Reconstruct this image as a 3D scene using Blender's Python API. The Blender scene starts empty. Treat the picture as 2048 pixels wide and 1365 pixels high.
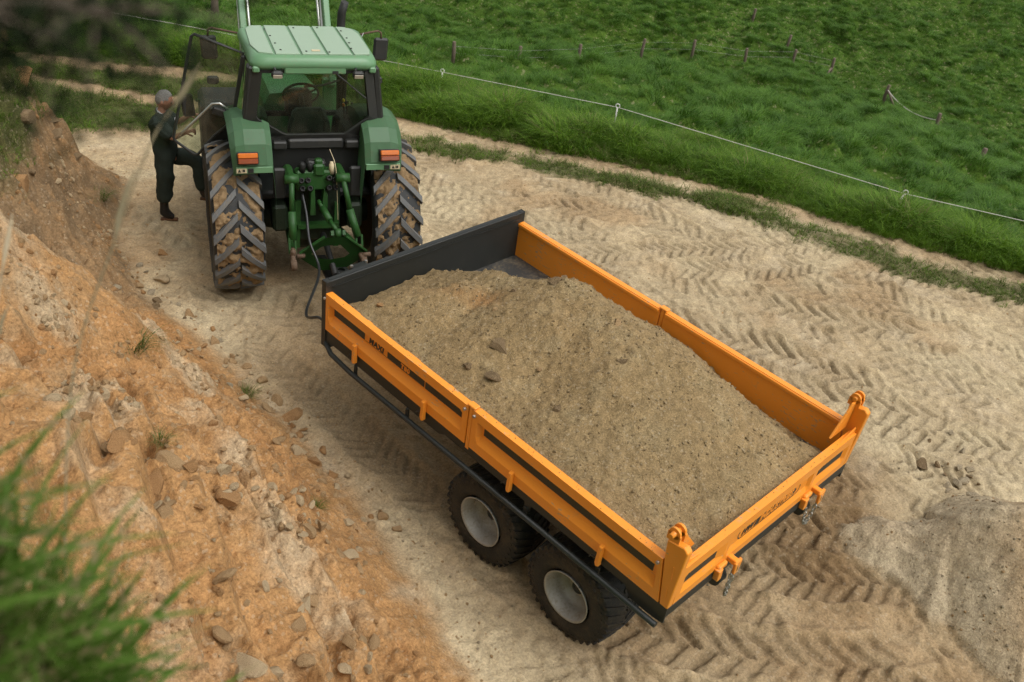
import bpy, bmesh, math, random
import numpy as np
from mathutils import Vector, Matrix, Euler
random.seed(7); rng = np.random.default_rng(7)
R = math.radians
scene = bpy.context.scene

# ------------------------------------------------------------------ camera
cam_d = bpy.data.cameras.new('camera'); cam = bpy.data.objects.new('camera', cam_d)
scene.collection.objects.link(cam); scene.camera = cam
CAM = Vector((-5.4456, -1.9085, 6.3183))
cam.location = CAM
cam.rotation_euler = Euler((0.9470, -0.1263, -0.7698), 'XYZ')
cam_d.sensor_fit = 'HORIZONTAL'; cam_d.sensor_width = 36.0
cam_d.lens = 1959.58 / 2048.0 * 36.0
cam_d.clip_start = 0.05; cam_d.clip_end = 2000
cam_d.dof.use_dof = True; cam_d.dof.focus_distance = 9.6; cam_d.dof.aperture_fstop = 3.0
FPX = 1959.58
CROT = np.array(cam.rotation_euler.to_matrix())
def frustum(P, m=0.12):
    """which world points fall in view (with a margin): used only to leave out what could never be seen"""
    c = (np.asarray(P, float) - np.array(CAM)) @ CROT
    d = np.maximum(-c[:, 2], 1e-3)
    u = FPX * c[:, 0] / d / 1024; v = FPX * c[:, 1] / d / 682.5
    return (c[:, 2] < -0.1) & (np.abs(u) < 1 + m) & (np.abs(v) < 1 + m * 1.4)

# ------------------------------------------------------------------ sky, sun, exposure
SUN_EL, SUN_AZ = R(60), R(165)          # azimuth from +Y towards +X
w = bpy.data.worlds.new('World'); scene.world = w; w.use_nodes = True
nt = w.node_tree; nt.nodes.clear()
sky = nt.nodes.new('ShaderNodeTexSky'); sky.sky_type = 'NISHITA'; sky.sun_disc = False
sky.sun_elevation = SUN_EL; sky.sun_rotation = SUN_AZ
sky.air_density = 1.0; sky.dust_density = 4.0; sky.ozone_density = 1.0
hs = nt.nodes.new('ShaderNodeHueSaturation'); hs.inputs['Saturation'].default_value = 0.05   # an overcast sky is nearly grey
bg = nt.nodes.new('ShaderNodeBackground'); bg.inputs['Strength'].default_value = 0.15
wo = nt.nodes.new('ShaderNodeOutputWorld')
nt.links.new(sky.outputs[0], hs.inputs['Color']); nt.links.new(hs.outputs[0], bg.inputs['Color']); nt.links.new(bg.outputs[0], wo.inputs['Surface'])
sd = bpy.data.lights.new('sun', 'SUN'); sun = bpy.data.objects.new('sun', sd); scene.collection.objects.link(sun)
sd.energy = 0.95; sd.angle = R(42); sd.color = (1.0, 0.95, 0.88)
sdir = Vector((math.sin(SUN_AZ) * math.cos(SUN_EL), math.cos(SUN_AZ) * math.cos(SUN_EL), math.sin(SUN_EL)))
sun.rotation_euler = sdir.to_track_quat('Z', 'Y').to_euler(); sun.location = (2, -8, 15)
vs = scene.view_settings; vs.view_transform = 'Standard'; vs.look = 'None'; vs.exposure = 0.36; vs.gamma = 1.0; vs.use_curve_mapping = False
scene.cycles.max_bounces = 5; scene.cycles.transparent_max_bounces = 10; scene.cycles.diffuse_bounces = 2; scene.cycles.glossy_bounces = 2
scene.cycles.use_denoising = True; scene.cycles.use_adaptive_sampling = True; scene.cycles.adaptive_threshold = 0.02; scene.cycles.adaptive_min_samples = 16; scene.cycles.denoising_prefilter = 'NONE'

# ------------------------------------------------------------------ helpers: objects
def tag(o, label=None, cat=None, group=None, kind=None):
    if label: o['label'] = label
    if cat: o['category'] = cat
    if group: o['group'] = group
    if kind: o['kind'] = kind
    return o
def empty(name, loc=(0, 0, 0), rot=(0, 0, 0)):
    o = bpy.data.objects.new(name, None); scene.collection.objects.link(o)
    o.location = loc; o.rotation_euler = rot; o.empty_display_size = 0.2
    return o
def link(name, me, m, parent=None):
    o = bpy.data.objects.new(name, me); scene.collection.objects.link(o)
    if m is not None:
        me.materials.clear(); me.materials.append(m)
    if parent is not None: o.parent = parent
    return o
def copy_tree(o, parent=None):
    c = o.copy(); scene.collection.objects.link(c); c.parent = parent
    for ch in list(o.children): copy_tree(ch, c)
    return c
def np_mesh(name, V, F, smooth=True):
    V = np.ascontiguousarray(V, np.float32); F = np.ascontiguousarray(F, np.int32)
    me = bpy.data.meshes.new(name); n = F.shape[1]
    me.vertices.add(len(V)); me.vertices.foreach_set('co', V.ravel())
    me.loops.add(F.size); me.loops.foreach_set('vertex_index', F.ravel())
    me.polygons.add(len(F)); me.polygons.foreach_set('loop_start', np.arange(0, F.size, n, dtype=np.int32))
    me.polygons.foreach_set('use_smooth', np.full(len(F), smooth))
    me.update(calc_edges=True); me.validate()
    return me
def vcol(me, C):
    a = me.color_attributes.new('tint', 'FLOAT_COLOR', 'POINT')
    a.data.foreach_set('color', np.concatenate([C, np.ones((len(C), 1))], 1).astype(np.float32).ravel())

class MB:
    """collects boxes, bars, tubes and lathes; build() links them as one mesh object"""
    def __init__(s): s.bm = bmesh.new()
    def box(s, c, d, rot=None, bev=0.0, M=None):
        t = bmesh.new(); bmesh.ops.create_cube(t, size=1.0)
        bmesh.ops.scale(t, vec=Vector(d), verts=t.verts)
        if bev > 0:
            bmesh.ops.bevel(t, geom=t.edges[:], offset=min(bev, 0.45 * min(d)), segments=1, affect='EDGES', profile=0.5)
        m = Matrix.Translation(Vector(c))
        if rot is not None: m = m @ Euler(rot).to_matrix().to_4x4()
        if M is not None: m = M @ m
        s._add(t, m); return s
    def _add(s, t, m=None):
        me = bpy.data.meshes.new('tmp'); t.to_mesh(me); t.free()
        if m is not None: me.transform(m)
        s.bm.from_mesh(me); bpy.data.meshes.remove(me)
    def bar(s, a, b, wx, wz, bev=0.0, up=(0, 0, 1)):
        a = Vector(a); b = Vector(b); d = (b - a); L = d.length; y = d.normalized(); u = Vector(up)
        x = y.cross(u)
        if x.length < 1e-4: x = y.cross(Vector((1, 0, 0)))
        x.normalize(); z = x.cross(y)
        M = Matrix((x, y, z)).transposed().to_4x4(); M.translation = (a + b) / 2
        return s.box((0, 0, 0), (wx, L, wz), None, bev, M)
    def tube(s, pts, r, n=8, caps=True, closed=False):
        pts = [Vector(p) for p in pts]; rs = r if isinstance(r, (list, tuple)) else [r] * len(pts)
        bm = s.bm; rings = []; up = None; N = len(pts)
        for i, p in enumerate(pts):
            if closed: d = pts[(i + 1) % N] - pts[i - 1]
            else: d = pts[min(i + 1, N - 1)] - pts[max(i - 1, 0)]
            d.normalize()
            if up is None:
                up = Vector((0, 0, 1)) if abs(d.z) < 0.9 else Vector((1, 0, 0))
            x = d.cross(up); x.normalize(); up = x.cross(d).normalized()
            rings.append([bm.verts.new(p + (x * math.cos(a) + up * math.sin(a)) * rs[i]) for a in [2 * math.pi * k / n for k in range(n)]])
        for i in range(N if closed else N - 1):
            A, B = rings[i], rings[(i + 1) % N]
            for k in range(n): f = bm.faces.new((A[k], A[(k + 1) % n], B[(k + 1) % n], B[k])); f.smooth = n > 6
        if caps and not closed:
            bm.faces.new(rings[0]); bm.faces.new(rings[-1][::-1])
        return s
    def prism(s, poly, axis, a, b, bev=0.0):
        """polygon in the plane normal to axis (0,1,2), extruded from a to b"""
        t = bmesh.new()
        def P(u, v, h): return {0: (h, u, v), 1: (u, h, v), 2: (u, v, h)}[axis]
        A = [t.verts.new(P(u, v, a)) for u, v in poly]; B = [t.verts.new(P(u, v, b)) for u, v in poly]
        n = len(poly)
        t.faces.new(A); t.faces.new(B[::-1])
        for k in range(n): t.faces.new((A[k], B[k], B[(k + 1) % n], A[(k + 1) % n]))
        bmesh.ops.recalc_face_normals(t, faces=t.faces)
        if bev > 0: bmesh.ops.bevel(t, geom=t.edges[:], offset=bev, segments=1, affect='EDGES', profile=0.5)
        s._add(t); return s
    def lathe(s, prof, n=32, M=None, smooth=True):
        """profile of (x along axis, radius) turned round the local X axis"""
        bm = s.bm; M = M or Matrix(); rings = []
        for x, r in prof:
            rings.append([bm.verts.new(M @ Vector((x, r * math.cos(2 * math.pi * k / n), r * math.sin(2 * math.pi * k / n)))) for k in range(n)])
        for A, B in zip(rings, rings[1:]):
            for k in range(n): f = bm.faces.new((A[k], A[(k + 1) % n], B[(k + 1) % n], B[k])); f.smooth = smooth
        return s
    def quad(s, pts):
        s.bm.faces.new([s.bm.verts.new(p) for p in pts]); return s
    def grid(s, G):
        """G[i][j] points -> quads"""
        V = [[s.bm.verts.new(p) for p in row] for row in G]
        for i in range(len(V) - 1):
            for j in range(len(V[0]) - 1): s.bm.faces.new((V[i][j], V[i + 1][j], V[i + 1][j + 1], V[i][j + 1]))
        return s
    def build(s, name, m, parent=None, fix=True, sharp=35):
        if fix: bmesh.ops.recalc_face_normals(s.bm, faces=s.bm.faces)
        me = bpy.data.meshes.new(name); s.bm.to_mesh(me); s.bm.free()
        o = link(name, me, m, parent)
        return o

# ------------------------------------------------------------------ helpers: noise
def _hash(ix, iy, seed):
    n = (ix.astype(np.int64) * 374761393 + iy.astype(np.int64) * 668265263 + seed * 974711) & 0x7fffffff
    n = ((n ^ (n >> 13)) * 1274126177) & 0x7fffffff
    return ((n ^ (n >> 16)) & 0xffff) / 65535.0
def vn(x, y, seed=0):
    ix = np.floor(x); iy = np.floor(y); fx = x - ix; fy = y - iy
    ux = fx * fx * fx * (fx * (fx * 6 - 15) + 10); uy = fy * fy * fy * (fy * (fy * 6 - 15) + 10)
    a = _hash(ix, iy, seed); b = _hash(ix + 1, iy, seed); c = _hash(ix, iy + 1, seed); d = _hash(ix + 1, iy + 1, seed)
    return (a + (b - a) * ux) * (1 - uy) + (c + (d - c) * ux) * uy
def fbm(x, y, freq, octaves=4, seed=0, gain=0.5):
    """fractal noise, about -1..1"""
    s = 0.0; amp = 1.0; tot = 0.0
    for k in range(octaves):
        a = 0.6 * k + seed; ca, sa = math.cos(a), math.sin(a)
        s = s + amp * (vn((x * ca - y * sa) * freq + 17.3 * k, (x * sa + y * ca) * freq - 9.1 * k, seed + k) * 2 - 1)
        tot += amp; amp *= gain; freq *= 2.03
    return s / tot
def sstep(a, b, x):
    t = np.clip((x - a) / (b - a), 0, 1); return t * t * (3 - 2 * t)
def worley(x, y, freq, seed=0):
    """distance to the nearest scattered point (cells), and that cell's random value"""
    X = x * freq; Y = y * freq; ix = np.floor(X); iy = np.floor(Y)
    best = np.full(np.shape(X), 9.0); val = np.zeros(np.shape(X))
    for dx in (-1, 0, 1):
        for dy in (-1, 0, 1):
            cx = ix + dx; cy = iy + dy
            px = cx + _hash(cx, cy, seed); py = cy + _hash(cx, cy, seed + 5)
            d = (X - px) ** 2 + (Y - py) ** 2
            m = d < best; best = np.where(m, d, best); val = np.where(m, _hash(cx, cy, seed + 11), val)
    return np.sqrt(best), val

# ------------------------------------------------------------------ helpers: materials
def newmat(name):
    m = bpy.data.materials.new(name); m.use_nodes = True; n = m.node_tree
    b = n.nodes['Principled BSDF']; return m, n, b
def N(n, typ, **kw):
    x = n.nodes.new(typ)
    for k, v in kw.items():
        if k in x.inputs: x.inputs[k].default_value = v
        else: setattr(x, k, v)
    return x
def paint(name, col, rough=0.45, dirt=0.0, dirtcol=(0.30, 0.22, 0.13), scale=6.0, metal=0.0, var=0.08, spec=0.4, bump=0.0, coat=0.0):
    """a painted or moulded surface: slight mottling, dust settled in patches, uneven gloss"""
    m, n, b = newmat(name); L = n.links
    tc = N(n, 'ShaderNodeTexCoord')
    nz = N(n, 'ShaderNodeTexNoise', Scale=scale, Detail=6.0, Roughness=0.65); L.new(tc.outputs['Object'], nz.inputs['Vector'])
    n2 = N(n, 'ShaderNodeTexNoise', Scale=scale * 7, Detail=4.0, Roughness=0.7); L.new(tc.outputs['Object'], n2.inputs['Vector'])
    mx = N(n, 'ShaderNodeMix', data_type='RGBA'); 
    mx.inputs[6].default_value = (*[c * (1 - var) for c in col], 1); mx.inputs[7].default_value = (*[min(1, c * (1 + var)) for c in col], 1)
    L.new(nz.outputs['Fac'], mx.inputs[0]); out = mx.outputs[2]
    if dirt > 0:
        ad = N(n, 'ShaderNodeMath', operation='ADD'); L.new(nz.outputs['Fac'], ad.inputs[0]); L.new(n2.outputs['Fac'], ad.inputs[1])
        rp = N(n, 'ShaderNodeMapRange'); rp.inputs['From Min'].default_value = 1.25 - 0.5 * dirt; rp.inputs['From Max'].default_value = 1.55 - 0.3 * dirt; rp.inputs['To Max'].default_value = min(1, 0.35 + dirt * 0.6)
        L.new(ad.outputs[0], rp.inputs['Value'])
        m2 = N(n, 'ShaderNodeMix', data_type='RGBA'); L.new(rp.outputs[0], m2.inputs[0]); L.new(out, m2.inputs[6]); m2.inputs[7].default_value = (*dirtcol, 1)
        out = m2.outputs[2]
        rr = N(n, 'ShaderNodeMapRange'); rr.inputs['To Min'].default_value = rough; rr.inputs['To Max'].default_value = 0.9; L.new(rp.outputs[0], rr.inputs['Value']); L.new(rr.outputs[0], b.inputs['Roughness'])
    else:
        rr = N(n, 'ShaderNodeMapRange'); rr.inputs['To Min'].default_value = max(0.02, rough - 0.1); rr.inputs['To Max'].default_value = min(1, rough + 0.12); L.new(nz.outputs['Fac'], rr.inputs['Value']); L.new(rr.outputs[0], b.inputs['Roughness'])
    L.new(out, b.inputs['Base Color']); b.inputs['Metallic'].default_value = metal; b.inputs['Specular IOR Level'].default_value = spec
    if coat: b.inputs['Coat Weight'].default_value = coat; b.inputs['Coat Roughness'].default_value = 0.15
    if bump:
        bp = N(n, 'ShaderNodeBump', Strength=bump, Distance=0.01); L.new(n2.outputs['Fac'], bp.inputs['Height']); L.new(bp.outputs[0], b.inputs['Normal'])
    return m
def earth(name, grain=1.0, rough=0.95, attr=True, col=(0.35, 0.27, 0.17), speck=0.5, bumpd=0.012):
    """sand or gravel: the vertex tint is what the soil is (orange, pale, grey, turf); grain and small stones come from noise"""
    m, n, b = newmat(name); L = n.links
    tc = N(n, 'ShaderNodeTexCoord')
    if attr: base = N(n, 'ShaderNodeAttribute', attribute_name='tint').outputs['Color']
    else:
        rg = N(n, 'ShaderNodeRGB'); rg.outputs[0].default_value = (*col, 1); base = rg.outputs[0]
    n1 = N(n, 'ShaderNodeTexNoise', Scale=9.0 * grain, Detail=4.0, Roughness=0.7); L.new(tc.outputs['Object'], n1.inputs['Vector'])
    n2 = N(n, 'ShaderNodeTexNoise', Scale=46.0 * grain, Detail=3.0, Roughness=0.8); L.new(tc.outputs['Object'], n2.inputs['Vector'])
    vo = N(n, 'ShaderNodeTexVoronoi', Scale=48.0 * grain); L.new(tc.outputs['Object'], vo.inputs['Vector'])
    a = N(n, 'ShaderNodeMapRange'); a.inputs['From Min'].default_value = 0.25; a.inputs['From Max'].default_value = 0.75; a.inputs['To Min'].default_value = 1 - 0.55 * speck; a.inputs['To Max'].default_value = 1 + 0.55 * speck; L.new(n1.outputs['Fac'], a.inputs['Value'])
    c = N(n, 'ShaderNodeMapRange'); c.inputs['From Min'].default_value = 0.25; c.inputs['From Max'].default_value = 0.75; c.inputs['To Min'].default_value = 1 - 1.0 * speck; c.inputs['To Max'].default_value = 1 + 0.9 * speck; L.new(n2.outputs['Fac'], c.inputs['Value'])
    mu = N(n, 'ShaderNodeMath', operation='MULTIPLY'); L.new(a.outputs[0], mu.inputs[0]); L.new(c.outputs[0], mu.inputs[1])
    vm = N(n, 'ShaderNodeVectorMath', operation='SCALE'); L.new(base, vm.inputs[0]); L.new(mu.outputs[0], vm.inputs['Scale'])
    # here and there a single grain or chip of another colour
    sel = N(n, 'ShaderNodeSeparateColor'); L.new(vo.outputs['Color'], sel.inputs[0])
    gt = N(n, 'ShaderNodeMath', operation='GREATER_THAN'); gt.inputs[1].default_value = 0.90; L.new(sel.outputs[0], gt.inputs[0])
    ht = N(n, 'ShaderNodeMath', operation='MULTIPLY'); ht.inputs[1].default_value = 0.6 * speck; L.new(gt.outputs[0], ht.inputs[0])
    m2 = N(n, 'ShaderNodeMix', data_type='RGBA'); L.new(ht.outputs[0], m2.inputs[0]); L.new(vm.outputs[0], m2.inputs[6])
    cr = N(n, 'ShaderNodeMix', data_type='RGBA'); cr.inputs[6].default_value = (0.50, 0.42, 0.30, 1); cr.inputs[7].default_value = (0.25, 0.18, 0.10, 1); L.new(sel.outputs[1], cr.inputs[0])
    L.new(cr.outputs[2], m2.inputs[7]); L.new(m2.outputs[2], b.inputs['Base Color'])
    b.inputs['Roughness'].default_value = rough; b.inputs['Specular IOR Level'].default_value = 0.12
    hh = N(n, 'ShaderNodeMath', operation='MULTIPLY_ADD'); L.new(n2.outputs['Fac'], hh.inputs[0]); hh.inputs[1].default_value = 0.7; L.new(n1.outputs['Fac'], hh.inputs[2])
    bp = N(n, 'ShaderNodeBump', Strength=0.9, Distance=bumpd); L.new(hh.outputs[0], bp.inputs['Height']); L.new(bp.outputs[0], b.inputs['Normal'])
    return m
def leafmat(name, c1, c2, dry=(0.30, 0.25, 0.12), dryness=0.0, trans=0.35, rough=0.55):
    """grass: every clump takes its own shade between c1 and c2"""
    m, n, b = newmat(name); L = n.links
    oi = N(n, 'ShaderNodeObjectInfo'); ge = N(n, 'ShaderNodeTexCoord'); nz = N(n, 'ShaderNodeTexNoise', Scale=14.0, Detail=2.0); L.new(ge.outputs['Object'], nz.inputs['Vector'])
    av = N(n, 'ShaderNodeMath', operation='MULTIPLY_ADD'); L.new(nz.outputs['Fac'], av.inputs[0]); av.inputs[1].default_value = 0.9
    sb = N(n, 'ShaderNodeMath', operation='SUBTRACT'); L.new(oi.outputs['Random'], sb.inputs[0]); sb.inputs[1].default_value = 0.45; L.new(sb.outputs[0], av.inputs[2])
    cl = N(n, 'ShaderNodeClamp'); L.new(av.outputs[0], cl.inputs[0])
    mx = N(n, 'ShaderNodeMix', data_type='RGBA'); mx.inputs[6].default_value = (*c1, 1); mx.inputs[7].default_value = (*c2, 1); L.new(cl.outputs[0], mx.inputs[0])
    out = mx.outputs[2]
    if dryness:
        gt = N(n, 'ShaderNodeMapRange'); gt.inputs['From Min'].default_value = 0.72 - 0.5 * dryness; gt.inputs['From Max'].default_value = 0.80 - 0.5 * dryness
        wv = N(n, 'ShaderNodeTexNoise', Scale=60.0, Detail=1.0); L.new(ge.outputs['Object'], wv.inputs['Vector']); L.new(wv.outputs['Fac'], gt.inputs['Value'])
        m2 = N(n, 'ShaderNodeMix', data_type='RGBA'); L.new(gt.outputs[0], m2.inputs[0]); L.new(out, m2.inputs[6]); m2.inputs[7].default_value = (*dry, 1); out = m2.outputs[2]
    L.new(out, b.inputs['Base Color']); b.inputs['Roughness'].default_value = rough; b.inputs['Specular IOR Level'].default_value = 0.25
    tr = N(n, 'ShaderNodeBsdfTranslucent'); L.new(out, tr.inputs['Color'])
    ms = N(n, 'ShaderNodeMixShader'); ms.inputs[0].default_value = trans
    L.new(b.outputs[0], ms.inputs[1]); L.new(tr.outputs[0], ms.inputs[2]); L.new(ms.outputs[0], n.nodes['Material Output'].inputs['Surface'])
    return m

# ------------------------------------------------------------------ helpers: scatter (only for what nobody could count)
def scatter(name, P, rot, scl, idx, sources, label, cat):
    P = np.asarray(P, np.float32)
    me = bpy.data.meshes.new(name); me.vertices.add(len(P)); me.vertices.foreach_set('co', P.ravel())
    a = me.attributes.new('rot', 'FLOAT_VECTOR', 'POINT'); a.data.foreach_set('vector', np.asarray(rot, np.float32).ravel())
    a = me.attributes.new('scl', 'FLOAT', 'POINT'); a.data.foreach_set('value', np.asarray(scl, np.float32))
    a = me.attributes.new('idx', 'INT', 'POINT'); a.data.foreach_set('value', np.asarray(idx, np.int32))
    o = bpy.data.objects.new(name, me); scene.collection.objects.link(o)
    col = bpy.data.collections.new(name + '_pieces')
    for i, (sm, mm) in enumerate(sources):
        so = bpy.data.objects.new('%s_piece_%02d' % (name, i), sm); sm.materials.clear(); sm.materials.append(mm); col.objects.link(so)
    g = bpy.data.node_groups.new(name, 'GeometryNodeTree')
    g.interface.new_socket('Geometry', in_out='INPUT', socket_type='NodeSocketGeometry'); g.interface.new_socket('Geometry', in_out='OUTPUT', socket_type='NodeSocketGeometry')
    gi = g.nodes.new('NodeGroupInput'); go = g.nodes.new('NodeGroupOutput')
    ip = g.nodes.new('GeometryNodeInstanceOnPoints'); ci = g.nodes.new('GeometryNodeCollectionInfo')
    ci.inputs['Collection'].default_value = col; ci.inputs['Separate Children'].default_value = True; ci.inputs['Reset Children'].default_value = True
    def attr(nm, dt):
        x = g.nodes.new('GeometryNodeInputNamedAttribute'); x.data_type = dt; x.inputs['Name'].default_value = nm; return x.outputs['Attribute']
    er = g.nodes.new('FunctionNodeEulerToRotation')
    g.links.new(attr('rot', 'FLOAT_VECTOR'), er.inputs[0]); g.links.new(er.outputs[0], ip.inputs['Rotation'])
    g.links.new(attr('scl', 'FLOAT'), ip.inputs['Scale']); g.links.new(attr('idx', 'INT'), ip.inputs['Instance Index'])
    ip.inputs['Pick Instance'].default_value = True
    g.links.new(gi.outputs[0], ip.inputs['Points']); g.links.new(ci.outputs[0], ip.inputs['Instance']); g.links.new(ip.outputs[0], go.inputs[0])
    md = o.modifiers.new('scatter', 'NODES'); md.node_group = g
    tag(o, label, cat, kind='stuff'); return o
def tuft(name, n, h, spread, lean=0.5, wid=0.006, seg=3, droop=0.6, wind=(0, 0), seed=0, hvar=0.4):
    """a clump of tapered, curving blades growing from one spot"""
    r = np.random.default_rng(seed); V = []; F = []
    for i in range(n):
        a = r.uniform(0, 2 * math.pi); rad = spread * math.sqrt(r.uniform()); bx, by = rad * math.cos(a), rad * math.sin(a)
        la = a + r.normal(0, 0.7); ln = lean * (0.3 + rad / spread * 0.7) + abs(r.normal(0, 0.12))
        dx, dy = math.cos(la) * ln + wind[0], math.sin(la) * ln + wind[1]
        H = h * (1 + r.uniform(-hvar, hvar * 0.6)); px, py = -math.sin(la + r.normal(0, .5)), math.cos(la + r.normal(0, .5)); w0 = wid * r.uniform(0.7, 1.3)
        k0 = len(V)
        for s in range(seg + 1):
            t = s / seg; q = t + droop * t * t * 0.6
            z = H * (t - droop * 0.45 * t ** 3); x = bx + dx * H * q; y = by + dy * H * q; ww = w0 * (1 - t ** 1.5) * 0.5 + 0.0004
            V += [(x - px * ww, y - py * ww, z - (0.02 if s == 0 else 0)), (x + px * ww, y + py * ww, z - (0.02 if s == 0 else 0))]
        for s in range(seg): F.append((k0 + 2 * s, k0 + 2 * s + 1, k0 + 2 * s + 3, k0 + 2 * s + 2))
    return np_mesh(name, V, F, smooth=False)
def rock_mesh(name, seed, sub=2, flat=0.6, cuts=7):
    """an angular stone: a ball cut flat by several planes, then roughened"""
    r = np.random.default_rng(seed); bm = bmesh.new(); bmesh.ops.create_icosphere(bm, subdivisions=sub, radius=1.0)
    planes = [(Vector(r.normal(size=3)).normalized(), r.uniform(0.38, 0.78)) for _ in range(cuts)]
    sc = Vector((1.0, r.uniform(0.65, 0.95), r.uniform(flat * 0.8, flat * 1.2)))
    for v in bm.verts:
        for nrm, d in planes:
            e = v.co.dot(nrm) - d
            if e > 0: v.co -= nrm * e
        v.co *= 1 + r.uniform(-0.035, 0.035); v.co = Vector((v.co.x * sc.x, v.co.y * sc.y, v.co.z * sc.z))
    me = bpy.data.meshes.new(name); bm.to_mesh(me); bm.free()
    return me
# ================================================================== TERRAIN
EDGE_Y = np.array([-8, -2.0, 0.99, 1.87, 2.72, 3.64, 4.65, 5.57, 6.51, 7.46, 8.37, 9.43, 10.53, 13.43, 14.76, 17.5, 22.0, 40.0])
EDGE_X = np.array([11.8, 9.7, 8.60, 8.10, 7.80, 7.52, 7.28, 6.92, 6.49, 6.02, 5.46, 5.01, 4.68, 3.59, 2.64, 0.6, -3.5, -20.0])
FOOT_Y = np.array([-6.0, -1.5, 0.0, 0.85, 1.5, 2.28, 3.2, 3.96, 4.49, 5.95, 6.79, 8.0, 9.0, 9.8, 10.6, 11.5, 14.0])
FOOT_X = np.array([-3.6, -2.75, -2.2, -1.95, -1.80, -1.60, -1.45, -1.40, -1.42, -1.35, -1.47, -1.20, -0.65, -0.22, -0.25, -0.6, -0.9])
def g0(x, y):
    s = 0.44 * x + 0.9 * y - 6.2
    return -0.05 * np.log1p(np.exp(np.clip(s * 2, -30, 60)))
def verge_q(x, y):            # distance beyond the edge of the long grass
    return (x - np.interp(y, EDGE_Y, EDGE_X)) * 0.873
def foot_u(x, y):             # distance up the bank from its foot
    return np.interp(y, FOOT_Y, FOOT_X) - x
def bank_z(x, y):
    u = foot_u(x, y); up = np.maximum(u, 0)
    head = sstep(7.0, 8.3, y) * (1 - sstep(10.5, 11.7, y))           # the turf-capped outcrop at the far end
    far = sstep(10.5, 11.8, y)
    toe = up * up / (up + 0.35)
    z1 = toe * 0.98
    z1 = z1 + 0.42 * np.exp(-((y - 5.0 - 0.12 * up) / 0.62) ** 2) * sstep(0.3, 1.4, up)       # a spur
    z1 = z1 - 0.40 * np.exp(-((y - 6.25 - 0.1 * up) / 0.55) ** 2) * sstep(0.2, 1.2, up)       # and a gully beside it
    z1 = z1 + 0.18 * np.sin(y * 2.1 + up * 0.8 + 0.6) * sstep(0.4, 1.8, up)
    z1 = z1 + 2.93 * np.exp(-((x + 5.32) / 0.42) ** 2 - ((y + 1.02) / 0.45) ** 2)      # the turf brink the photographer stands at
    t = np.maximum(up - 0.35, 0)
    z2 = np.minimum(0.85 * toe + 1.2 * np.maximum(up - 0.55, 0), 1.40 + 0.28 * up) + 0.15 * np.sin(y * 3.0) * sstep(.4, 1., up)
    z = z1 * (1 - head) + z2 * head
    return z * (1 - far) + 0.10 * up * far
CREST = np.array([(1.98, -0.38), (2.15, -0.75), (2.55, -1.3), (2.9, -2.6), (3.1, -4.5)])
def heap_z(x, y):
    best = np.full(np.shape(x), 9.0); side = np.zeros(np.shape(x)); al = np.zeros(np.shape(x)); acc = 0
    for (ax, ay), (bx, by) in zip(CREST, CREST[1:]):
        L = math.hypot(bx - ax, by - ay); ux, uy = (bx - ax) / L, (by - ay) / L
        t = np.clip((x - ax) * ux + (y - ay) * uy, 0, L); dx = x - ax - t * ux; dy = y - ay - t * uy; d = np.hypot(dx, dy)
        m = d < best; best = np.where(m, d, best); side = np.where(m, dx * uy - dy * ux, side); al = np.where(m, acc + t, al); acc += L
    top = 0.24 + 0.58 * sstep(0, 1.0, al)
    sl = np.where(side < 0, 0.85, 0.58)
    h = top - np.maximum(best - 0.05, 0) * sl
    return h
def base_h(x, y):
    q = verge_q(x, y)
    z = g0(x, y)
    far_ = sstep(4.0, 8.5, y); q0 = 0.45 + 0.65 * far_
    z = z + (0.03 + 0.13 * far_) * np.exp(-((q - 0.75) / 0.55) ** 2)
    fall = 0.325 * np.maximum(q - q0, 0)
    drop = np.where(q < 27, fall, 0.325 * 25.9 + 1.1 * (1 - np.exp(-np.maximum(q - 27, 0) / 6.0)) - 0.17 * np.maximum(q - 36, 0))
    return z - np.where(q > q0, drop, 0) + np.where(q > 1, -g0(x, y) * sstep(1, 14, q), 0)
def H(x, y):
    z = base_h(x, y); u = foot_u(x, y)
    return z + np.where(u > 0, bank_z(x, y), 0)

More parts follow.
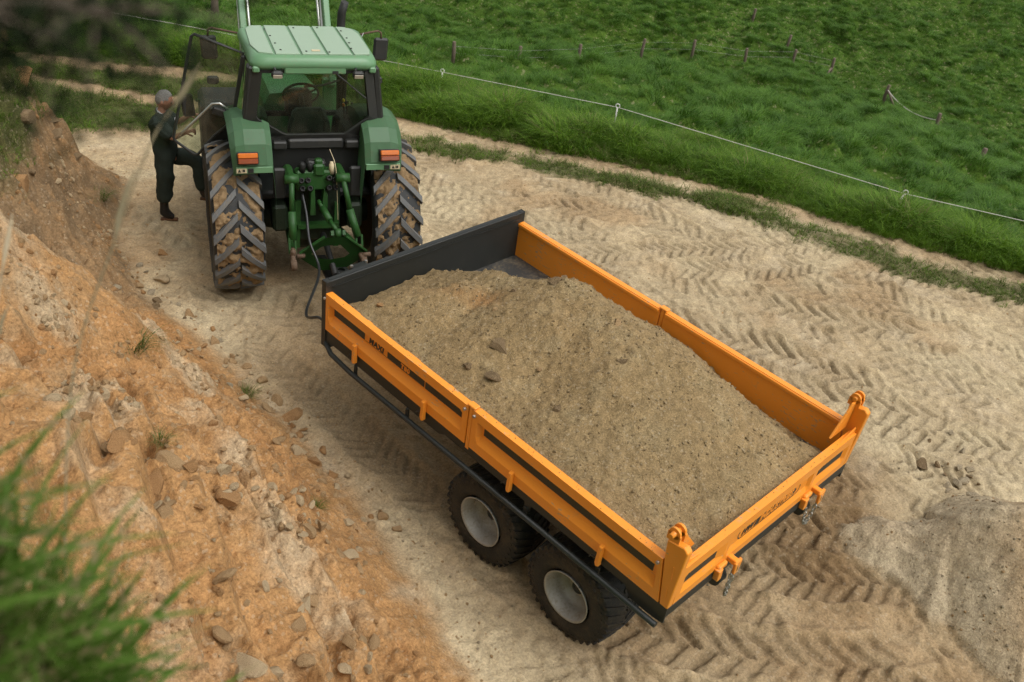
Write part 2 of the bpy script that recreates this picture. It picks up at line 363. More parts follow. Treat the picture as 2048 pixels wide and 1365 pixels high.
# ---- wheel tracks pressed into the road: (x, y, heading from +Y to +X, curvature, length, width, lug pitch, depth, strength)
TR = []
tr = np.random.default_rng(23)
for k in range(30):
    TR.append((tr.uniform(1.9, 7.6), tr.uniform(6.0, 9.5) - 0.0, math.pi + tr.normal(-0.06, 0.13), tr.normal(0, 0.03), tr.uniform(9, 14), tr.uniform(0.42, 0.55), tr.uniform(0.13, 0.21), tr.uniform(0.026, 0.044), tr.uniform(0.75, 1.0)))
for k in range(14):
    TR.append((tr.uniform(1.8, 7.0), tr.uniform(-0.5, 6.0), math.pi + tr.normal(-0.35, 0.4), tr.normal(0, 0.16), tr.uniform(2.5, 5), tr.uniform(0.40, 0.52), tr.uniform(0.13, 0.20), tr.uniform(0.035, 0.06), 1.0))
TR += [(-0.95, 6.2, math.pi + 0.02, 0.0, 7.0, 0.42, 0.14, 0.030, 0.9), (0.95, 6.2, math.pi - 0.02, 0.0, 7.0, 0.42, 0.14, 0.03, 0.9),
       (-0.75, 7.4, math.pi - 0.25, 0.03, 5.5, 0.50, 0.23, 0.035, 1.0), (0.9, 10.0, math.pi + 0.42, 0.02, 6.5, 0.5, 0.23, 0.03, 0.8), (-0.9, 9.9, math.pi - 0.05, -0.02, 4.5, 0.5, 0.22, 0.04, 0.9),
       (-0.6, 2.2, math.pi - 0.55, -0.10, 5.0, 0.55, 0.22, 0.055, 1.0), (0.35, 1.6, math.pi - 0.62, -0.06, 4.5, 0.50, 0.22, 0.055, 1.0),
       (-0.95, 1.2, math.pi - 0.32, -0.22, 3.2, 0.55, 0.21, 0.06, 1.0), (-1.45, 0.9, math.pi - 0.25, -0.25, 2.6, 0.45, 0.20, 0.045, 1.0),
       (-0.15, 1.4, math.pi - 0.50, -0.14, 4.2, 0.45, 0.17, 0.06, 1.0), (0.75, 1.0, math.pi - 0.70, -0.05, 3.2, 0.42, 0.16, 0.06, 1.0), (1.0, 1.9, math.pi - 0.55, -0.10, 3.4, 0.42, 0.16, 0.05, 1.0), (-1.3, 0.2, math.pi - 0.75, -0.10, 3.0, 0.45, 0.18, 0.06, 1.0),
       (2.9, 3.4, math.pi + 0.05, -0.25, 4.0, 0.5, 0.22, 0.05, 1.0), (4.4, 3.2, math.pi - 0.3, -0.2, 4.0, 0.5, 0.23, 0.05, 1.0), (3.9, 6.6, math.pi - 0.55, 0.0, 1.6, 0.55, 0.2, 0.05, 1.0)]
def tracks(x, y, z):
    """lug prints: later wheels press over earlier ones"""
    press = np.zeros_like(x)
    nz = fbm(x, y, 2.2, 3, 91); ne = fbm(x, y, 6.0, 2, 92) * 0.05
    for i, (x0, y0, a, k, L, wd, pitch, dep, st) in enumerate(TR):
        if abs(k) < 1e-3: k = 1e-3
        cx = x0 + math.cos(a) / k; cy = y0 - math.sin(a) / k; r = 1 / abs(k); sg = 1 if k > 0 else -1
        d = np.hypot(x - cx, y - cy); t = (r - d) * sg
        m = np.abs(t) < wd * 0.5 + 0.16
        if not m.any(): continue
        xs = x[m]; ys = y[m]; ts = t[m] + ne[m] * 0.6
        ang0 = math.atan2(y0 - cy, x0 - cx); ang = np.arctan2(ys - cy, xs - cx)
        s = ((ang0 - ang) * sg + math.pi) % (2 * math.pi) - math.pi; s = s * r
        env = sstep(-0.15, 0.15, s) * (1 - sstep(L - 0.4, L, s))
        inside = 1 - sstep(wd * 0.5 - 0.03, wd * 0.5 + 0.02, np.abs(ts))
        ridge = np.exp(-((np.abs(ts) - wd * 0.5 - 0.045) / 0.035) ** 2) * 0.55
        ph = (s + np.abs(ts) * 0.75 + nz[m] * 0.05) / pitch + 0.5 * (ts > 0); fr = ph - np.floor(ph)
        lug = sstep(0.10, 0.19, fr) * (1 - sstep(0.50, 0.59, fr)) * sstep(-0.02, 0.03, np.abs(ts) + 0.01)
        ip = np.floor(ph); lug = lug * (0.35 + 0.65 * _hash(ip, np.where(ts > 0, 1.0, 2.0), 500 + i))
        keep = np.clip(0.84 + 1.2 * nz[m] + ne[m] * 3, 0, 1) * st
        prof = dep * (-0.15 - 1.0 * lug)
        w_ = env * inside * keep
        z[m] = z[m] * (1 - w_ * 0.7) + prof * w_ + env * ridge * dep * keep * (1 + 6 * ne[m])
        press[m] = np.maximum(press[m] * (1 - w_ * 0.5), w_ * (0.4 + 0.6 * lug))
    return z, press

# ---- colours of the ground itself (linear albedo)
PALE = np.array([0.500, 0.405, 0.255]); TAN = np.array([0.355, 0.260, 0.148]); BROWN = np.array([0.235, 0.150, 0.075]); ORANGE = np.array([0.355, 0.198, 0.082]); RUST = np.array([0.285, 0.140, 0.052])
CREAM = np.array([0.53, 0.43, 0.285]); GREY = np.array([0.415, 0.335, 0.222]); TURF = np.array([0.060, 0.075, 0.022]); SOIL = np.array([0.15, 0.095, 0.05])
def mix(a, b, t): return a * (1 - t[:, None]) + b * t[:, None]
def grass_cover(x, y):
    """0..1: where turf grows (the verge, the strip beside it, the flat beyond the tractor, the outcrop's cap)"""
    q = verge_q(x, y); n = fbm(x, y, 1.3, 3, 5); n2 = fbm(x, y, 4.0, 2, 6)
    c = sstep(-0.10, 0.10, q + n2 * 0.10)
    mid = -0.72 - 0.25 * sstep(6, 9, y); c = np.maximum(c, sstep(0.40, 0.10, np.abs(q - mid) + n * 0.34 + n2 * 0.16) * np.clip(0.75 + 0.8 * fbm(x, y, 0.7, 3, 8), 0.15, 1) * np.where(y > 9.6, 0.2, 1.0))
    # flat by the tractor's nose
    f = sstep(11.3, 11.9, y + 0.35 * (x - 0.8) + n * 0.35) * sstep(0.1, -0.1, q)
    tk = np.minimum(np.abs((y + 1.45 * (x - 1.9) - 12.48) * 0.57 + n * 0.15), np.abs((y + 1.05 * (x - 2.6) - 14.05) * 0.69 + n * 0.12))
    f = f * sstep(0.16, 0.36, tk + n2 * 0.10)
    c = np.maximum(c, f)
    u = foot_u(x, y); zb = bank_z(x, y)
    head = sstep(7.2, 8.2, y); cap = sstep(0.85, 1.15, zb + n * 0.45) * head * sstep(0.6, 0.95, u)
    c = np.maximum(c, cap * 0.95); c = np.maximum(c, sstep(0.25, 0.5, np.exp(-((x + 5.32) / 0.42) ** 2 - ((y + 1.02) / 0.45) ** 2)))
    return np.clip(c, 0, 1)
def bank_pale(x, y, u):
    n1 = fbm(x, y, 0.55, 4, 31); n2 = fbm(x, y, 2.3, 4, 32); n3 = fbm(x, y, 7.0, 3, 33); sx = fbm(x * 0.8 + y * 0.3, y * 1.2, 1.3, 4, 35)
    uw = u + 0.40 * n1 + 0.35 * sx + 0.06 * n3
    return sx, np.clip(0.85 * np.exp(-((uw - 0.85) / 0.24) ** 2) + 0.8 * np.exp(-((uw - 2.1) / 0.20) ** 2) + 0.6 * np.exp(-((uw + 0.02) / 0.20) ** 2) + 1.35 * n2 + 0.55 * n3 - 0.30, 0, 1)
def ground_tint(x, y, u, press, hp):
    n1 = fbm(x, y, 0.55, 4, 31); n2 = fbm(x, y, 2.3, 4, 32); n3 = fbm(x, y, 7.0, 3, 33)
    C = mix(np.tile(PALE, (len(x), 1)), np.tile(TAN, (len(x), 1)), np.clip(0.36 + 0.75 * n1 + 0.45 * n2 + 0.18 * sstep(3.0, 6.0, x) * sstep(3.5, 1.0, y), 0, 1))
    C = mix(C, CREAM, np.clip(n2 * 1.1 + n3 * 0.6 - 0.16, 0, 0.8))
    q = verge_q(x, y)
    rusty = sstep(0.25, 0.75, fbm(x, y, 0.9, 3, 34) + 0.75 * np.exp(-((x - 5.7) / 1.5) ** 2 - ((y - 2.3) / 0.8) ** 2) + 0.35 * np.exp(-((x - 4.6) / 0.8) ** 2 - ((y - 5.6) / 0.6) ** 2))
    C = mix(C, TAN * 0.85 + RUST * 0.2, rusty * 0.85)
    near = np.exp(-((x - 0.0 - 0.45 * sstep(1.5, -1.0, y)) / 1.45) ** 4) * sstep(6.6, 4.6, y)       # trodden, damp sand where the wheels ran
    C = mix(C, BROWN * 0.85 + TAN * 0.28, np.clip(near * 0.82 + n2 * 0.35 * near, 0, 1))
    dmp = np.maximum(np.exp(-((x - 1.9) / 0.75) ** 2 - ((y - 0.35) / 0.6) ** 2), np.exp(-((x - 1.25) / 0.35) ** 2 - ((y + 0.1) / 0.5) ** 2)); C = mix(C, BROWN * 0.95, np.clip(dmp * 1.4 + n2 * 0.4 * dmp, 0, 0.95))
    left = np.exp(-((x + 0.7) / 0.9) ** 2) * sstep(5.8, 7.2, y) * sstep(11.4, 10.6, y)
    C = mix(C, ORANGE * 0.55 + PALE * 0.5, np.clip(left * (0.6 + n2), 0, 0.85))
    C = mix(C, SOIL * 1.5 + TAN * 0.35, np.clip(sstep(-0.55, -0.05, q + n2 * 0.25) * 0.6, 0, 1))
    C = mix(C, SOIL * 0.9 + TAN * 0.55, sstep(10.9, 11.8, y + 0.35 * (x - 0.8)) * 0.85)
    C = C * (1 - 0.38 * press)[:, None]                                                          # prints darkened in the colour, sharpening the shade in them
    # the bank
    sx, pale = bank_pale(x, y, u); uw = u + 0.32 * n1 + 0.20 * sx + 0.06 * n3
    B = mix(np.tile(ORANGE * 1.05, (len(x), 1)), np.tile(CREAM * 0.52 + ORANGE * 0.42, (len(x), 1)), pale)
    B = mix(B, RUST, np.clip(sx * 0.8 - n2 * 0.5 + 0.45 * sstep(2.3, 3.0, uw) + 0.5 * np.exp(-((uw - 0.42) / 0.12) ** 2) - 0.12, 0, 0.7))
    B = mix(B, TAN * 0.85, np.clip(0.5 * n1 + 0.7 * n3 - 0.05, 0, 0.6))
    B = mix(B, GREY * 1.05, np.clip(n2 * 0.8 + n3 * 0.5 - 0.50 + 0.35 * np.exp(-((u - 0.1) / 0.3) ** 2), 0, 0.55))
    hd = sstep(5.9, 6.6, y); B = mix(B, SOIL * 0.9 + TAN * 0.18, np.clip(hd * (0.82 + n2 * 0.6), 0, 1)); B = mix(B, ORANGE * .8, np.clip(hd * (n3 + .6 * n2 - .1), 0, .6))
    C = mix(C, B, sstep(-0.12, 0.20, u + n2 * 0.12))
    # the heap of crushed rock
    G = mix(np.tile(GREY, (len(x), 1)), np.tile(BROWN * 1.25, (len(x), 1)), np.clip(n1 * 0.6 + n2 * 0.45 - 0.05 + 0.8 * sstep(-1.2, -2.1, y - 0.5 * (x - 1.5)), 0, 0.85))
    C = mix(C, G, sstep(0.0, 0.06, hp + n3 * 0.03))
    g = grass_cover(x, y); C = mix(C, TURF, g * 0.92)
    return np.clip(C, 0.01, 0.9)

STEP = 0.019
gx = np.arange(-6.3, 9.9, STEP); gy = np.arange(-3.4, 16.4, STEP)
X, Y = np.meshgrid(gx, gy); sh = X.shape; X = X.ravel(); Y = Y.ravel()
U = foot_u(X, Y); Q = verge_q(X, Y)
Zc = H(X, Y)
vis = frustum(np.stack([X, Y, Zc], 1), 0.16) & (Q < 1.9)
iv = np.where(vis)[0]; x, y, u, q, z = X[iv], Y[iv], U[iv], Q[iv], Zc[iv]
onbank = sstep(-0.05, 0.25, u)
road = (1 - onbank) * sstep(0.25, -0.35, q)
wd_, wv_ = worley(x, y, 5.0, 3)
rel = fbm(x, y, 1.6, 4, 11) * 0.030 + fbm(x, y, 5.0, 4, 12) * 0.034 + fbm(x, y, 17.0, 3, 13) * 0.012
rel, press = tracks(x, y, rel)
rel = rel + fbm(x, y, 15.0, 3, 27) * 0.008 + np.maximum(0, 0.5 - wd_) * (wv_ > 0.75) * 0.03
hp = heap_z(x, y); heap = sstep(-0.02, 0.05, hp)
rel = rel * road * (1 - heap * 0.85)
# rough, clodded bank: ribs and rills down the slope, steps and lumps
rub = np.clip(0.15 + np.exp(-((u - 0.9) / 0.45) ** 2) * .7 + np.exp(-((u - 2.1) / 0.35) ** 2) * .7 + fbm(x, y, 1.0, 3, 25) * .8, 0, 1)
rough = fbm(x * 1.0 + 0.3 * y, y, 1.5, 5, 14, 0.55) * 0.17 + (1 - np.abs(fbm(x * 0.35 + y * 0.15, y * 1.1, 2.6, 4, 26))) * 0.09 + fbm(x, y, 6.0, 4, 15, 0.6) * 0.085 + (0.5 - np.abs(fbm(x * 0.45, y, 3.2, 3, 16))) * 0.10 + fbm(x, y, 19.0, 3, 17) * 0.030
wl, wvv = worley(x + 0.05 * fbm(x, y, 5, 2, 20), y, 7.0, 8); clod = np.maximum(0, 0.55 - wl) * (wvv > 0.45) * 0.12 * rub * np.clip(0.3 + fbm(x, y, 1.1, 3, 18) * 1.6, 0, 1)
w2, v2 = worley(x, y, 16.0, 9); clod2 = np.maximum(0, 0.5 - w2) * (v2 > 0.4) * 0.10 * (.3 + rub) * np.clip(0.4 + fbm(x, y, 1.7, 3, 19) * 1.5, 0, 1)
heady = sstep(6.2, 7.4, y) * (1 - sstep(10.8, 11.6, y))
uu_ = u + 0.22 * fbm(x, y, 1.3, 4, 28) + 0.05 * fbm(x, y, 6.0, 3, 29); f_ = uu_ / 0.36; fl_ = f_ - np.floor(f_); ledge = ((np.floor(f_) + sstep(0.50, 0.80, fl_)) - f_) * 0.36 * np.clip(0.5 + 1.3 * fbm(x, y, 0.9, 3, 30), 0, 1.1)
w3, v3 = worley(x, y, 3.2, 45); facet = (v3 - .5) * .07 * sstep(.62, .50, w3) * np.clip(.4 + fbm(x, y, .8, 2, 46) * 1.5, 0, 1)
rel = rel + onbank * (facet * sstep(.2, .6, u) + ledge * sstep(0.15, 0.5, u) * (1 - heady * .3) + rough * (0.75 + 1.3 * heady) * np.clip(u * 1.5, 0.15, 1) + clod + clod2)
cave = np.exp(-((x + 3.42) / 0.16) ** 2 - ((y - 2.95) / 0.13) ** 2); rel = rel - 0.25 * cave
hz = np.maximum(hp, 0) + heap * (fbm(x, y, 3.0, 4, 21) * 0.05 + fbm(x, y, 14.0, 3, 22) * 0.018 + clod2 * 0.5)
rel = rel + hz + 0.10 * np.exp(-((x - 2.1) / 0.7) ** 2 - ((y - 0.45) / 0.6) ** 2) * (1 - heap)
rel = rel + sstep(-0.1, 0.6, q) * fbm(x, y, 2.5, 3, 24) * 0.10
# wheels have sunk a little: firm seats under the tyres
z = z + rel
tint = ground_tint(x, y, u, press * road, hp)
idx = np.full(X.size, -1, np.int64); idx[iv] = np.arange(len(iv)); idx = idx.reshape(sh)
a = idx[:-1, :-1].ravel(); b = idx[:-1, 1:].ravel(); c = idx[1:, 1:].ravel(); d = idx[1:, :-1].ravel()
ok = (a >= 0) & (b >= 0) & (c >= 0) & (d >= 0); QF = np.stack([a, b, c, d], 1)[ok]
fu = u[QF].mean(1); fh = hp[QF].mean(1)
VV = np.stack([x, y, z], 1)
M_GROUND = earth('sandy_ground', 1.0, speck=0.42); M_BANK = earth('bank_sand', 1.0, speck=0.5, bumpd=0.016); M_HEAP = earth('crushed_rock', 1.1, speck=0.45, bumpd=0.014)
def sub_mesh(name, mask, m):
    f = QF[mask]; used = np.unique(f); mp = np.zeros(len(VV), np.int64); mp[used] = np.arange(len(used))
    me = np_mesh(name, VV[used], mp[f]); vcol(me, tint[used]); return link(name, me, m)
tag(sub_mesh('ground', (fu <= 0.03) & (fh <= 0.02), M_GROUND), kind='structure')
tag(sub_mesh('sand_bank', fu > 0.03, M_BANK), kind='structure')
tag(sub_mesh('gravel_heap', (fu <= 0.03) & (fh > 0.02), M_HEAP), 'heap of grey-brown crushed rock on the ground behind the trailer', 'gravel heap')
# heights for setting things down
ZG = np.full(X.size, np.nan); ZG[iv] = z; ZG = ZG.reshape(sh)
def gz(px_, py_):
    i = int(round((py_ - gy[0]) / STEP)); j = int(round((px_ - gx[0]) / STEP))
    if 0 <= i < sh[0] and 0 <= j < sh[1] and not np.isnan(ZG[i, j]): return float(ZG[i, j])
    return float(H(np.array([px_]), np.array([py_]))[0])

# ---- the land beyond: one wide sheet, hummocky pasture falling to a gully and rising again
def spaced(lo, hi, st, far, g=1.25):
    v = list(np.arange(lo, hi, st)); s = st
    while v[-1] < far: s *= g; v.append(v[-1] + s)
    s = st; w_ = [lo]
    while w_[0] > -far: s *= g; w_.insert(0, w_[0] - s)
    return np.array(w_[:-1] + v)
fx_ = spaced(-8, 62, 0.24, 500); fy_ = spaced(-6, 52, 0.24, 500)
FX, FY = np.meshgrid(fx_, fy_); fs = FX.shape; FX = FX.ravel(); FY = FY.ravel(); FQ = verge_q(FX, FY)
def hummock(x, y):
    q = verge_q(x, y); m = sstep(0.6, 4, q)
    w1, v1 = worley(x + 0.25 * fbm(x, y, 0.8, 2, 51), y + 0.25 * fbm(x, y, 0.8, 2, 52), 1.25, 53)
    w2, v2 = worley(x, y, 0.55, 57)
    h = np.maximum(0, 0.62 - w1) * (0.35 + 0.75 * v1) * 0.58 + np.maximum(0, 0.5 - w2) * (v2 > 0.5) * 0.5
    return m * (h * 1.3 + fbm(x, y, 0.25, 3, 54) * 0.35 + fbm(x, y, 1.7, 2, 55) * 0.07)
FZ = H(FX, FY) + hummock(FX, FY)
inner = (FQ < 1.75) & (FX > -7) & (FX < 9.8) & (FY > -4) & (FY < 16)
FZ = FZ - np.where(inner, 0.30, 0.0)
far_d = np.hypot(FX - 20, FY - 15); FZ = np.where(far_d > 90, np.minimum(FZ, FZ), FZ)
nt_ = fbm(FX, FY, 0.12, 4, 61); FC = mix(np.tile(np.array([0.048, 0.092, 0.012]), (len(FX), 1)), np.tile(np.array([0.062, 0.112, 0.014]), (len(FX), 1)), np.clip(0.5 + nt_, 0, 1))
ii = np.arange(FX.size).reshape(fs); FF = np.stack([ii[:-1, :-1].ravel(), ii[:-1, 1:].ravel(), ii[1:, 1:].ravel(), ii[1:, :-1].ravel()], 1)
me = np_mesh('pasture', np.stack([FX, FY, FZ], 1), FF); vcol(me, FC)
tag(link('pasture', me, earth('pasture_turf', 0.3, speck=0.5, bumpd=0.05)), kind='structure')
# ================================================================== GRASS
G_FIELD = leafmat('pasture_grass', (0.040, 0.108, 0.010), (0.105, 0.220, 0.024), dryness=0.10)
G_VERGE = leafmat('verge_grass', (0.045, 0.115, 0.005), (0.160, 0.290, 0.022), dryness=0.12)
G_SHORT = leafmat('trodden_grass', (0.060, 0.098, 0.012), (0.115, 0.165, 0.026), dryness=0.35)
G_DRY = leafmat('dead_grass', (0.17, 0.14, 0.06), (0.26, 0.21, 0.10), trans=0.2)
gr = np.random.default_rng(5)
# pasture: tufts on every hummock, bent over downhill
n = 170000
px_ = gr.uniform(-4, 66, n); py_ = gr.uniform(-4, 56, n); q_ = verge_q(px_, py_)
hh_ = hummock(px_, py_); pz_ = H(px_, py_) + hh_
dist = np.sqrt((px_ - CAM.x) ** 2 + (py_ - CAM.y) ** 2 + (pz_ - CAM.z) ** 2)
keep = (q_ > 1.0) & frustum(np.stack([px_, py_, pz_], 1), 0.10) & (gr.uniform(size=n) < np.clip(1.15 - dist / 120, 0.3, 1))
px_, py_, pz_, hh_, dist = px_[keep], py_[keep], pz_[keep], hh_[keep], dist[keep]; k = len(px_)
rot = np.stack([gr.normal(0, 0.10, k), gr.normal(0, 0.10, k), gr.normal(0, 0.55, k) + 0.6 * fbm(px_, py_, 0.3, 2, 71) * 3], 1)
scl = (0.62 + 0.55 * np.clip(hh_ / 0.35, 0, 1.3)) * gr.uniform(0.6, 1.1, k)
src = [(tuft('field_a', 46, 0.17, 0.17, 0.55, 0.013, 3, 0.9, (0.55, 0.15), 1), G_FIELD), (tuft('field_b', 40, 0.13, 0.19, 0.6, 0.013, 3, 0.9, (0.6, -0.1), 2), G_FIELD), (tuft('field_c', 48, 0.21, 0.15, 0.7, 0.012, 3, 1.0, (0.35, 0.2), 3), G_FIELD)]
scatter('pasture_grass', np.stack([px_, py_, pz_], 1), rot, scl, gr.integers(0, 3, k), src, 'hummocky dark green pasture grass on the slope beyond the wire', 'grass')
n_field = k
# verge: a dense rank of long grass
n = 22000
ty = gr.uniform(-1, 17, n); qq = gr.uniform(-0.12, 2.6, n); tx = np.interp(ty, EDGE_Y, EDGE_X) + qq / 0.873
tz = np.where(qq < 1.8, np.array(H(tx, ty)), H(tx, ty) + hummock(tx, ty))
kp = frustum(np.stack([tx, ty, tz], 1), 0.1) & (gr.uniform(size=n) < np.where(qq < 0.15, 0.6, 1.0)) & ((fbm(tx, ty, 0.9, 2, 75) > -0.45) | (qq > 0.4))
tx, ty, tz, qq = tx[kp], ty[kp], tz[kp], qq[kp]; k = len(tx)
rot = np.stack([gr.normal(0, 0.12, k), gr.normal(0, 0.12, k), gr.uniform(0, 6.28, k)], 1)
scl = np.clip(0.72 + 0.85 * fbm(tx, ty, 1.3, 3, 76) + gr.normal(0, 0.20, k), 0.3, 1.6) * np.where(qq < 0.12, 0.65, 1.0) * np.where((qq > 0.8) & (ty < 8), 0.62, 1.0)
src = [(tuft('verge_a', 34, 0.36, 0.10, 0.45, 0.009, 4, 0.9, (0.1, 0), 11), G_VERGE), (tuft('verge_b', 30, 0.30, 0.11, 0.6, 0.009, 4, 1.0, (-0.1, -0.1), 12), G_VERGE), (tuft('verge_c', 38, 0.42, 0.10, 0.5, 0.008, 4, 1.1, (0.15, 0.1), 13), G_VERGE), (tuft('verge_d', 22, 0.36, 0.09, 0.5, 0.006, 4, 0.8, (0, 0), 14), G_DRY)]
scatter('verge_grass', np.stack([tx, ty, tz], 1), rot, scl, np.where(gr.uniform(size=k) < 0.05, 3, gr.integers(0, 3, k)), src, 'long bright green grass along the edge of the dirt road', 'grass')
# short trodden turf on the road's strips, the flat and the outcrop
sel = gr.uniform(size=len(x)) < 0.30
sx_, sy_, sz_ = x[sel], y[sel], z[sel]; gc = grass_cover(sx_, sy_); qv = verge_q(sx_, sy_)
kp = (gr.uniform(size=len(sx_)) < gc * 0.9) & (qv < 0.2) & (gr.uniform(size=len(sx_)) < np.where(sy_ > 11, 0.45, np.where(foot_u(sx_, sy_) > 0.2, 0.8, 0.9)))
sx_, sy_, sz_ = sx_[kp], sy_[kp], sz_[kp]; k = len(sx_)
if k > 30000:
    ch = gr.choice(k, 30000, replace=False); sx_, sy_, sz_ = sx_[ch], sy_[ch], sz_[ch]; k = 30000
rot = np.stack([gr.normal(0, 0.2, k), gr.normal(0, 0.2, k), gr.uniform(0, 6.28, k)], 1)
scl = np.clip(0.8 + 0.6 * fbm(sx_, sy_, 1.0, 3, 78) + gr.normal(0, 0.2, k), 0.3, 1.8)
src = [(tuft('turf_a', 16, 0.085, 0.05, 0.8, 0.006, 2, 0.8, (0, 0), 21), G_SHORT), (tuft('turf_b', 14, 0.11, 0.06, 0.9, 0.006, 3, 0.9, (0, 0), 22), G_SHORT), (tuft('turf_c', 18, 0.07, 0.06, 0.7, 0.007, 2, 0.8, (0, 0), 23), G_VERGE)]
scatter('short_turf', np.stack([sx_, sy_, sz_], 1), rot, scl, gr.integers(0, 3, k), src, 'short trodden turf in strips beside the dirt road', 'grass')
print('grass', n_field, k)
# ================================================================== TRAILER
ORG = paint('orange_paint', (0.88, 0.300, 0.030), 0.38, dirt=0.26, dirtcol=(0.50, 0.29, 0.12), scale=6, var=0.05, coat=0.15)
def chips(m, col, thr=0.70):
    """scuffs: small flakes where the paint has been knocked off or rubbed dusty"""
    n = m.node_tree; L = n.links; b = n.nodes['Principled BSDF']; src = b.inputs['Base Color'].links[0].from_socket
    tc = N(n, 'ShaderNodeTexCoord'); mp = N(n, 'ShaderNodeMapping'); mp.inputs['Scale'].default_value = (1, .35, 1.4); L.new(tc.outputs['Object'], mp.inputs['Vector'])
    z1 = N(n, 'ShaderNodeTexNoise', Scale=38.0, Detail=3.0, Roughness=0.7); L.new(mp.outputs[0], z1.inputs['Vector'])
    z2 = N(n, 'ShaderNodeTexNoise', Scale=3.0, Detail=2.0); L.new(tc.outputs['Object'], z2.inputs['Vector'])
    ad = N(n, 'ShaderNodeMath', operation='MULTIPLY_ADD'); L.new(z2.outputs['Fac'], ad.inputs[0]); ad.inputs[1].default_value = 0.35; L.new(z1.outputs['Fac'], ad.inputs[2])
    mr = N(n, 'ShaderNodeMapRange'); mr.inputs['From Min'].default_value = thr + 0.155; mr.inputs['From Max'].default_value = thr + 0.20; mr.inputs['To Max'].default_value = 0.75; L.new(ad.outputs[0], mr.inputs['Value'])
    mx = N(n, 'ShaderNodeMix', data_type='RGBA'); L.new(mr.outputs[0], mx.inputs[0]); L.new(src, mx.inputs[6]); mx.inputs[7].default_value = (*col, 1); L.new(mx.outputs[2], b.inputs['Base Color'])
chips(ORG, (0.42, 0.30, 0.18), 0.66)
CHAR = paint('charcoal_paint', (0.021, 0.023, 0.021), 0.45, dirt=0.25, dirtcol=(0.10, 0.085, 0.06), scale=6, var=0.15)
DECAL = paint('decal_black', (0.035, 0.036, 0.028), 0.5, dirt=0.2, dirtcol=(0.12, 0.09, 0.05), scale=9)
STEEL = paint('zinc_steel', (0.42, 0.40, 0.36), 0.45, metal=0.8, dirt=0.3, scale=20)
DECK = paint('deck_steel', (0.05, 0.05, 0.048), 0.5, dirt=0.6, dirtcol=(0.27, 0.21, 0.13), scale=5, metal=0.2)
RUB = paint('trailer_rubber', (0.016, 0.0155, 0.014), 0.55, dirt=0.62, dirtcol=(0.105, 0.078, 0.050), scale=7, bump=0.3, spec=0.3)
RIM = paint('silver_rim', (0.34, 0.325, 0.29), 0.45, dirt=0.62, dirtcol=(0.19, 0.14, 0.085), scale=7, metal=0.25)
TW, TL, TS, THD, ZD, TM = 1.215, 3.945, 0.378, 0.492, 1.15, 2.035
trailer = empty('tipping_trailer', (0, 0, 0))
tag(trailer, 'orange and charcoal tandem-axle tipping trailer loaded with gravel', 'trailer')
def text_mesh(txt, size, bold=0.0, shear=0.0, spacing=1.0, extrude=0.0015):
    cu = bpy.data.curves.new('txt', 'FONT'); cu.body = txt; cu.size = size; cu.offset = bold; cu.shear = shear; cu.space_character = spacing
    cu.extrude = extrude; cu.align_x = 'CENTER'; cu.align_y = 'CENTER'; cu.resolution_u = 3
    o = bpy.data.objects.new('txt', cu); scene.collection.objects.link(o); bpy.context.view_layer.update()
    me = bpy.data.meshes.new_from_object(o.evaluated_get(bpy.context.evaluated_depsgraph_get())); bpy.data.objects.remove(o); bpy.data.curves.remove(cu)
    return me
def side_panel(sx, y0, y1, slant=0.0):
    """pressed steel drop side: top cap, recessed field with sloping returns, lower band"""
    b = MB(); X0 = sx * TW; i = -sx
    zs = [0.0, 0.088, 0.150, 0.268, 0.290, TS]; off = [0, 0, .044, .044, 0, 0]
    ys = [y0, y0 + .055, y0 + .085, y1 - .085, y1 - .055, y1]
    G = []
    for a, yy in enumerate(ys):
        row = []
        for c_, zz in enumerate(zs):
            o = off[c_] if a in (2, 3) else 0
            row.append((X0 + i * o, yy + slant * zz / TS * max(0, 1 - a / 2.5), ZD + zz))
        G.append(row)
    b.grid(G)
    xi = X0 + i * 0.058
    b.quad([(xi, y0, ZD), (xi, y1, ZD), (xi, y1, ZD + TS), (xi, y0 + slant, ZD + TS)])
    b.quad([(X0, y0 + slant, ZD + TS), (X0, y1, ZD + TS), (xi, y1, ZD + TS), (xi, y0 + slant, ZD + TS)])
    b.quad([(X0, y0, ZD), (X0, y1, ZD), (xi, y1, ZD), (xi, y0, ZD)])
    b.quad([(X0, y0, ZD), (X0, y0 + slant, ZD + TS), (xi, y0 + slant, ZD + TS), (xi, y0, ZD)]); b.quad([(X0, y1, ZD), (X0, y1, ZD + TS), (xi, y1, ZD + TS), (xi, y1, ZD)])
    # rolled lip on the inner top edge
    b.box((xi + i * 0.008, (y0 + y1 + slant) / 2, ZD + TS - 0.022), (0.016, y1 - y0 - 0.02 - slant, 0.035), bev=0.005)
    bmesh.ops.remove_doubles(b.bm, verts=b.bm.verts, dist=1e-5)
    return b.build('side_panel', ORG, trailer)
panels = {}
